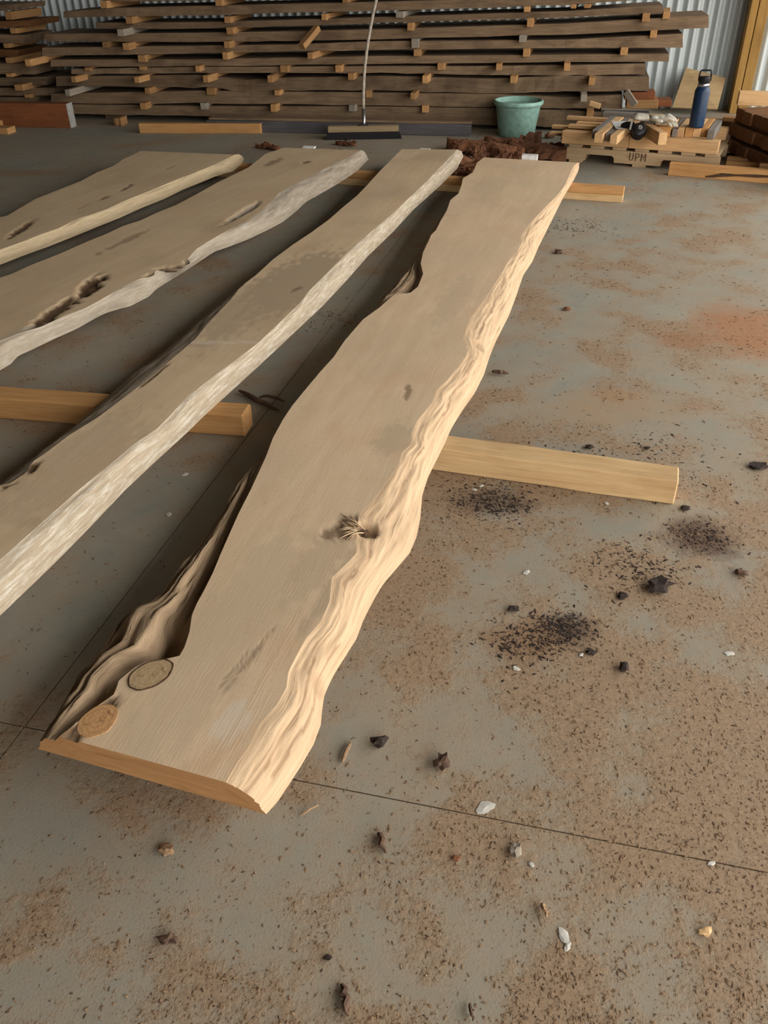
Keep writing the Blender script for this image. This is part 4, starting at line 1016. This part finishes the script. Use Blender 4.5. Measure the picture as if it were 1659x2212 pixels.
# leaning plywood sheet against the back wall
wl = WB - E2 * .02
tl_, tr_, br_, bl_ = PP(1482, 146, wl - E2 * .10, E2), PP(1568, 168, wl - E2 * .10, E2), PP(1550, 236, wl - E2 * .32, E2), PP(1452, 232, wl - E2 * .32, E2)
nn = (tr_ - tl_).cross(bl_ - tl_).normalized() * .015
if nn.y < 0: nn = -nn
v = [tl_, tr_, br_, bl_] + [a + nn for a in (tl_, tr_, br_, bl_)]
low = min(p.z for p in v)
ctr = Vector((bl_.x, bl_.y, low))
o = pydata('plywood_sheet', [p - ctr for p in v], [(0, 3, 2, 1), (4, 5, 6, 7), (0, 1, 5, 4), (1, 2, 6, 5), (2, 3, 7, 6), (3, 0, 4, 7)], 'ply'); o.location = ctr
tag(o, 'slanted plywood offcut leaning against the corrugated wall', 'plywood')
PLYLOW = low
def rear(x0, y0, x1, y1, z, wd, ht, mat, label, cat='timber'):
    return timber('rear_timber', P(x0, y0, z), P(x1, y1, z), wd, ht, mat, label, cat, 'timbers behind the pallet', bev=.003)
rear(1312, 288, 1640, 300, 0, .30, .055, 'stack', 'wide low plank on the floor behind the pallet')
rear(1300, 262, 1402, 264, .0555, .16, .06, 'darkbeam', 'dark grey beam behind the gloves')
rear(1372, 262, 1640, 278, .0555, .10, .045, 'stack', 'brown squared timber running behind the blue bottle')
rear(1560, 262, 1660, 270, .1015, .10, .03, 'sticker', 'orange brown strip behind the right timber pack')
for i, (x0, y0, x1, y1, out, mt, lb) in enumerate(((1348, 200, 1414, 216, .02, 'brownbeam', 'upper reddish block at the right end of the stack'), (1352, 217, 1420, 235, .05, 'sticker', 'lower orange block at the right end of the stack'), (1420, 218, 1450, 231, -.05, 'brownbeam', 'short brown block beside the leaning plywood'))):
    a = SF(x0, y1, out); b = SF(x1, y1, out); c = SF(x0, y0, out)
    timber('end_block', a, b, .2, c.z - a.z, mt, lb, 'block', 'blocks at the stack end')
a = SF(1348, 202, .10); b = SF(1368, 232, .14)
timber('leaning_lath', b, a, .02, .05, 'stickergrey', 'short grey lath leaning at the right end of the stack', 'lath')
# ---- timber pack at the right edge: layers of boards, their sawn ends facing left
pk0 = P(1590, 232, .305); pk1 = P(1659, 256, .305)
KD = (pk1 - pk0); KD.z = 0; KD.normalize(); KN = Vector((-KD.y, KD.x, 0))
if KN.x < 0: KN = -KN
zk = .03; pkz = []
for l in range(3):
    off = [-.10, -.05, 0][l] if False else [-.06, -.035, 0][l]
    for i in range(9):
        p = Vector((pk0.x, pk0.y, zk)) + KD * (.126 * i - .02 * (2 - l)) + KN * (off * .6 + .012 * math.sin(i * 2.3 + l))
        timber('pack_board', p, p + KN * 1.3, .122, .0755, 'pack', 'brown board in right edge pack, %s layer from bottom, %s from back' % (ORD[l], ORD[i]), 'board', 'boards of the right edge pack', side=-1 if KN.cross(Vector((0, 0, 1))).dot(KD) > 0 else 1, bev=.003)
    zk += .076
    if l < 2:
        for i in range(2):
            p = Vector((pk0.x, pk0.y, zk)) + KN * (.03 + .8 * i) + KD * -.05
            timber('pack_spacer', p, p + KD * 1.25, .05, .0222, 'pack', '%s spacer above the %s layer of the right edge timber pack' % (('outer', 'inner')[i], ORD[l]), 'spacer', 'spacers of the right edge pack', side=1 if KD.cross(KN).z > 0 else -1)
        zk += .0225
for i in range(2):
    p = Vector((pk0.x, pk0.y, 0)) + KN * (.05 + .8 * i) + KD * -.05
    timber('pack_bearer', p, p + KD * 1.25, .08, .0295, 'pack', '%s low bearer under the right edge timber pack' % ('outer', 'inner')[i], 'bearer', 'bearers of the right edge pack', side=1 if KD.cross(KN).z > 0 else -1)
ptop = zk
a = P(1592, 228, ptop); b = P(1720, 232, ptop)
timber('pack_board', a, b, .10, .085, 'dimlight', 'pale squared timber lying on top of the right edge pack', 'timber')
a = P(1592, 233, ptop) ; 
# ---- sticks and the cracked board on the floor at right
a, b = P(1442, 379), P(1720, 402)
cb = empty('cracked_board', a); tag(cb, 'long yellow board with a dark crack on the floor right of the pallet', 'board')
bpy.context.view_layer.update()
child(timber('board_body', a, b, .05, .08, 'pine', bev=.003), cb)
dr = (b - a).normalized(); nr = Vector((-dr.y, dr.x, 0)); LB = (b - a).length
v = []; f = []
crk = [(.30, .012, .010), (.36, .018, .018), (.42, .030, .024), (.55, .036, .012), (.68, .040, .02), (.82, .044, .012), (1.0, .047, .008)]
for i, (t, z, h_) in enumerate(crk):
    q = a + dr * LB * t - nr * .0012
    v += [q + Vector((0, 0, z - h_ / 2)), q + Vector((0, 0, z + h_ / 2)), q + nr * .002 + Vector((0, 0, z + h_ / 2)), q + nr * .002 + Vector((0, 0, z - h_ / 2))]
for i in range(len(crk) - 1):
    for j in range(4): f.append((i * 4 + j, i * 4 + 4 + j, i * 4 + 4 + (j + 1) % 4, i * 4 + (j + 1) % 4))
f += [(0, 1, 2, 3), tuple(4 * (len(crk) - 1) + j for j in (3, 2, 1, 0))]
child(pydata('dark_crack', v, f, 'knotring'), cb)
for i, (x0, y0, x1, y1, z, lb) in enumerate(((1566, 362, 1700, 374, 0, 'lower front stick of the small heap behind the cracked board'), (1568, 352, 1700, 366, .0, 'rear stick of the small heap behind the cracked board'), (1638, 368, 1720, 372, .041, 'short upper stick at the right edge on the small heap'))):
    timber('floor_stick', P(x0, y0, z), P(x1, y1, z), .05 if i < 2 else .045, .04, 'sticker', lb, 'stick', 'sticks behind the cracked board')

# ================================================================ debris
R2 = random.Random(11)
def stick(px0, px1, r, mat, label, name='splinter', cat='splinter', z=.004, bend=.004):
    a, b = P(*px0), P(*px1); pts = []
    for i in range(7):
        t = i / 6; q = a.lerp(b, t); q.z = z + bend * math.sin(t * 3.14) ; q += Vector((R2.uniform(-1, 1), R2.uniform(-1, 1), 0)) * r * .5; pts.append(q)
    o = tube(name, pts, [r * k for k in (.5, .9, 1, 1, .9, .7, .35)], mat, None, 6)
    for p in o.data.polygons: p.use_smooth = False
    tag(o, label, cat, 'splinters on the floor'); return o
stick((518, 849), (606, 893), .009, 'chipdark', 'long dark splinter lying between the bearer end and the nearest slab', z=.009, bend=.0)
stick((560, 862), (618, 872), .006, 'chipdark', 'curved bark strip beside the long dark splinter', z=.007, bend=.012)
stick((740, 1650), (758, 1603), .004, 'chip', 'pair of straight pale slivers right of the nearest slab')
stick((818, 1800), (830, 1845), .006, 'chipdark', 'dark curled bark strip on the floor below the slab corner')
stick((742, 2130), (752, 2195), .006, 'chipdark', 'dark upright splinter near the bottom edge of the picture')
stick((1015, 2170), (1022, 2210), .003, 'chipdark', 'thin dark sliver at the bottom edge right of the dark splinter')
stick((1170, 1955), (1182, 1985), .004, 'chip', 'short brown sliver in the right foreground dust')
stick((650, 1765), (690, 1742), .002, 'chip', 'very thin straw lying beyond the slab corner')
stick((1062, 808), (1100, 812), .008, 'chipdark', 'dark bark strip beside the nearest slab, above the pale bearer', z=.008)
def cl(px, py, s, mat, label, seed, rz=0, flat=.6, grp='clods on the floor', name='dirt_clod', cat='clod', rough=.6):
    p = P(px, py); k = s
    return chunk(name, (p.x, p.y, 0), (k, k * .75, k * flat * .6), mat, seed, label, cat, rz, grp, rough)
cl(1420, 1270, .030, 'dirt', 'largest dark dirt clod on the floor right of the slab', 1, .3, .5, rough=1.1)
cl(1345, 1290, .014, 'dirt', 'dark clod just left of the largest one', 2)
cl(1276, 1411, .012, 'dirt', 'round dark clod below the brown crumbs', 3)
cl(1347, 1446, .014, 'dirt', 'dark clod casting a small shadow, lowest of the right group', 4, 1.2, .9)
cl(820, 1608, .016, 'dirt', 'dark stone-like clod right of the slab near end', 5, .2, .9)
cl(955, 1652, .017, 'chipdark', 'dark red brown bark chunk on the floor right of the slab end', 6, 1.5, 1.0, rough=.9)
cl(1480, 1100, .014, 'dirt', 'dark clod at the end of the pale bearer', 7, 0, .6)
cl(1272, 968, .014, 'dirt', 'dark clod beyond the pale bearer', 8)
cl(1398, 970, .010, 'dirt', 'small dark clod beyond the right part of the bearer', 9)
cl(1110, 1318, .012, 'dirt', 'dark clod left of the brown crumbs', 10, rough=1)
cl(1640, 1010, .03, 'dirt', 'flat dark clod near the right edge beyond the bearer', 11, 0, .3)
cl(1600, 1240, .016, 'chipdark', 'brown clod near the right edge', 12, rough=1)
cl(1115, 1840, .014, 'stickergrey', 'grey pebble in the middle foreground', 13, 1.4, .7)
cl(1435, 2010, .011, 'dimlight', 'small tan chip in the right foreground', 14, .3, .4) if False else cl(1523, 2014, .011, 'dimlight', 'small tan chip in the right foreground', 14, .3, .4)
cl(986, 1856, .008, 'bark', 'small orange red crumb in the foreground', 15)
cl(365, 2034, .013, 'chipdark', 'brown bark crumb in the left foreground', 16, rough=1)
cl(708, 2070, .007, 'dirt', 'small dark pebble in the foreground left of centre', 17)
cl(360, 1842, .014, 'chip', 'ragged wood crumb below the slab end', 18, rough=1)
cl(1207, 547, .024, 'chipdark', 'red brown bark crumb right of the far half of the slab', 19, .4)
cl(1225, 670, .018, 'bark', 'small red brown bark chip beside the slab', 20)
cl(753, 303, .02, 'dirt', 'flat black lump in front of the broom', 23, 0, .5)
p = P(1345, 1050)
for i, (px, py, s) in enumerate(((1218, 2022, .014), (1226, 2045, .008), (1048, 1745, .02), (1148, 1868, .006), (1536, 1866, .007), (400, 1025, .012), (365, 1112, .011), (1115, 1445, .010), (1310, 1088, .008), (1040, 1050, .009), (1025, 1058, .009), (1255, 1415, .007), (1575, 1412, .012), (1137, 1237, .011))):
    q = P(px, py)
    chunk('pale_flake', (q.x, q.y, 0), (s, s * .6, .0012), 'flake', 50 + i, ['larger white flake in the right foreground', 'small white flake under the larger one', 'crumbled white patch in the middle foreground', 'tiny white flake in the foreground middle', 'tiny white flake on the floor joint at right', 'white flake between the two right slabs, upper', 'white flake between the two right slabs, lower', 'pale flake beside the brown crumbs', 'white flake below the pale bearer', 'tan chip by the dark crumbs under the slab', 'second tan chip by the dark crumbs', 'pale cube chip near the round clod', 'pale curled chip near the right edge', 'pale sliver left of the largest clod'][i], 'flake', R2.uniform(0, 3), 'pale flakes on the floor')
# crumbs and shavings: uncountable
from mathutils import kdtree
def scatter(name, label, n, mat, region, dens, size, seed, flatz=.0015):
    rr = random.Random(seed); v = []; f = []; made = 0; tries = 0
    while made < n and tries < n * 30:
        tries += 1
        x, y = region(rr)
        if rr.random() > dens(x, y): continue
        made += 1
        s = size(rr, y); a = rr.uniform(0, 6.283); c, sn = math.cos(a), math.sin(a)
        L = s * rr.uniform(.6, 1.7); w_ = s * rr.uniform(.16, .4); up = s * rr.uniform(.05, .4)
        b = len(v)
        for lx, ly, lz in ((-L, -w_, .0003), (-L, w_, .0003), (0, w_ * 1.2, up + .0008), (0, -w_ * 1.2, up * .8 + .0008), (L, w_ * .6, up * rr.uniform(0, .6) + .0003), (L, -w_ * .6, .0003)):
            v.append((x + lx * c - ly * sn, y + lx * sn + ly * c, lz))
        f += [(b, b + 3, b + 2, b + 1), (b + 3, b + 5, b + 4, b + 2), (b, b + 1, b + 5)]
    o = pydata(name, v, f, mat); tag(o, label, 'debris', None, 'stuff'); return o
def reg(rr):                                   # more near the viewer, thinning far away
    y = .5 + 6.3 * rr.random() ** 1.9; hw = .62 + .46 * y
    return rr.uniform(-hw, hw), y
def dn(x, y): return max(.14, min(1, (dustf(x, y) + .16) * 2.0))
sz = lambda rr, y: rr.choice((.0006, .0009, .0012, .0012, .0018, .003)) * (1 + .30 * y)
scatter('wood_shavings', 'fine brown wood shavings strewn over the concrete floor', 30000, 'chip', reg, dn, sz, 1)
scatter('bark_crumbs', 'dark bark crumbs strewn over the concrete floor', 9000, 'chipdark', reg, dn, lambda rr, y: rr.choice((.0006, .0009, .0012, .002)) * (1 + .3 * y), 2)
spots = [(1060, 1085, .13, 420), (1215, 1355, .08, 320), (1130, 1390, .09, 200), (1510, 1160, .09, 220), (1380, 1230, .14, 200), (1400, 1010, .3, 200), (960, 375, .3, 300), (700, 690, .18, 120), (1240, 490, .25, 200), (1220, 1000, .2, 120)]
def rs_(rr):
    px, py, r_, w_ = rr.choices(spots, [q[3] for q in spots])[0]; p = P(px, py)
    return p.x + rr.gauss(0, r_ * .5), p.y + rr.gauss(0, r_ * .4)
scatter('dark_crumbs', 'dark dirt crumbs in patches right of the slab', 3400, 'dirt', rs_, lambda x, y: 1, lambda rr, y: rr.choice((.0012, .0018, .0025, .004)) * (1 + .12 * y), 3)
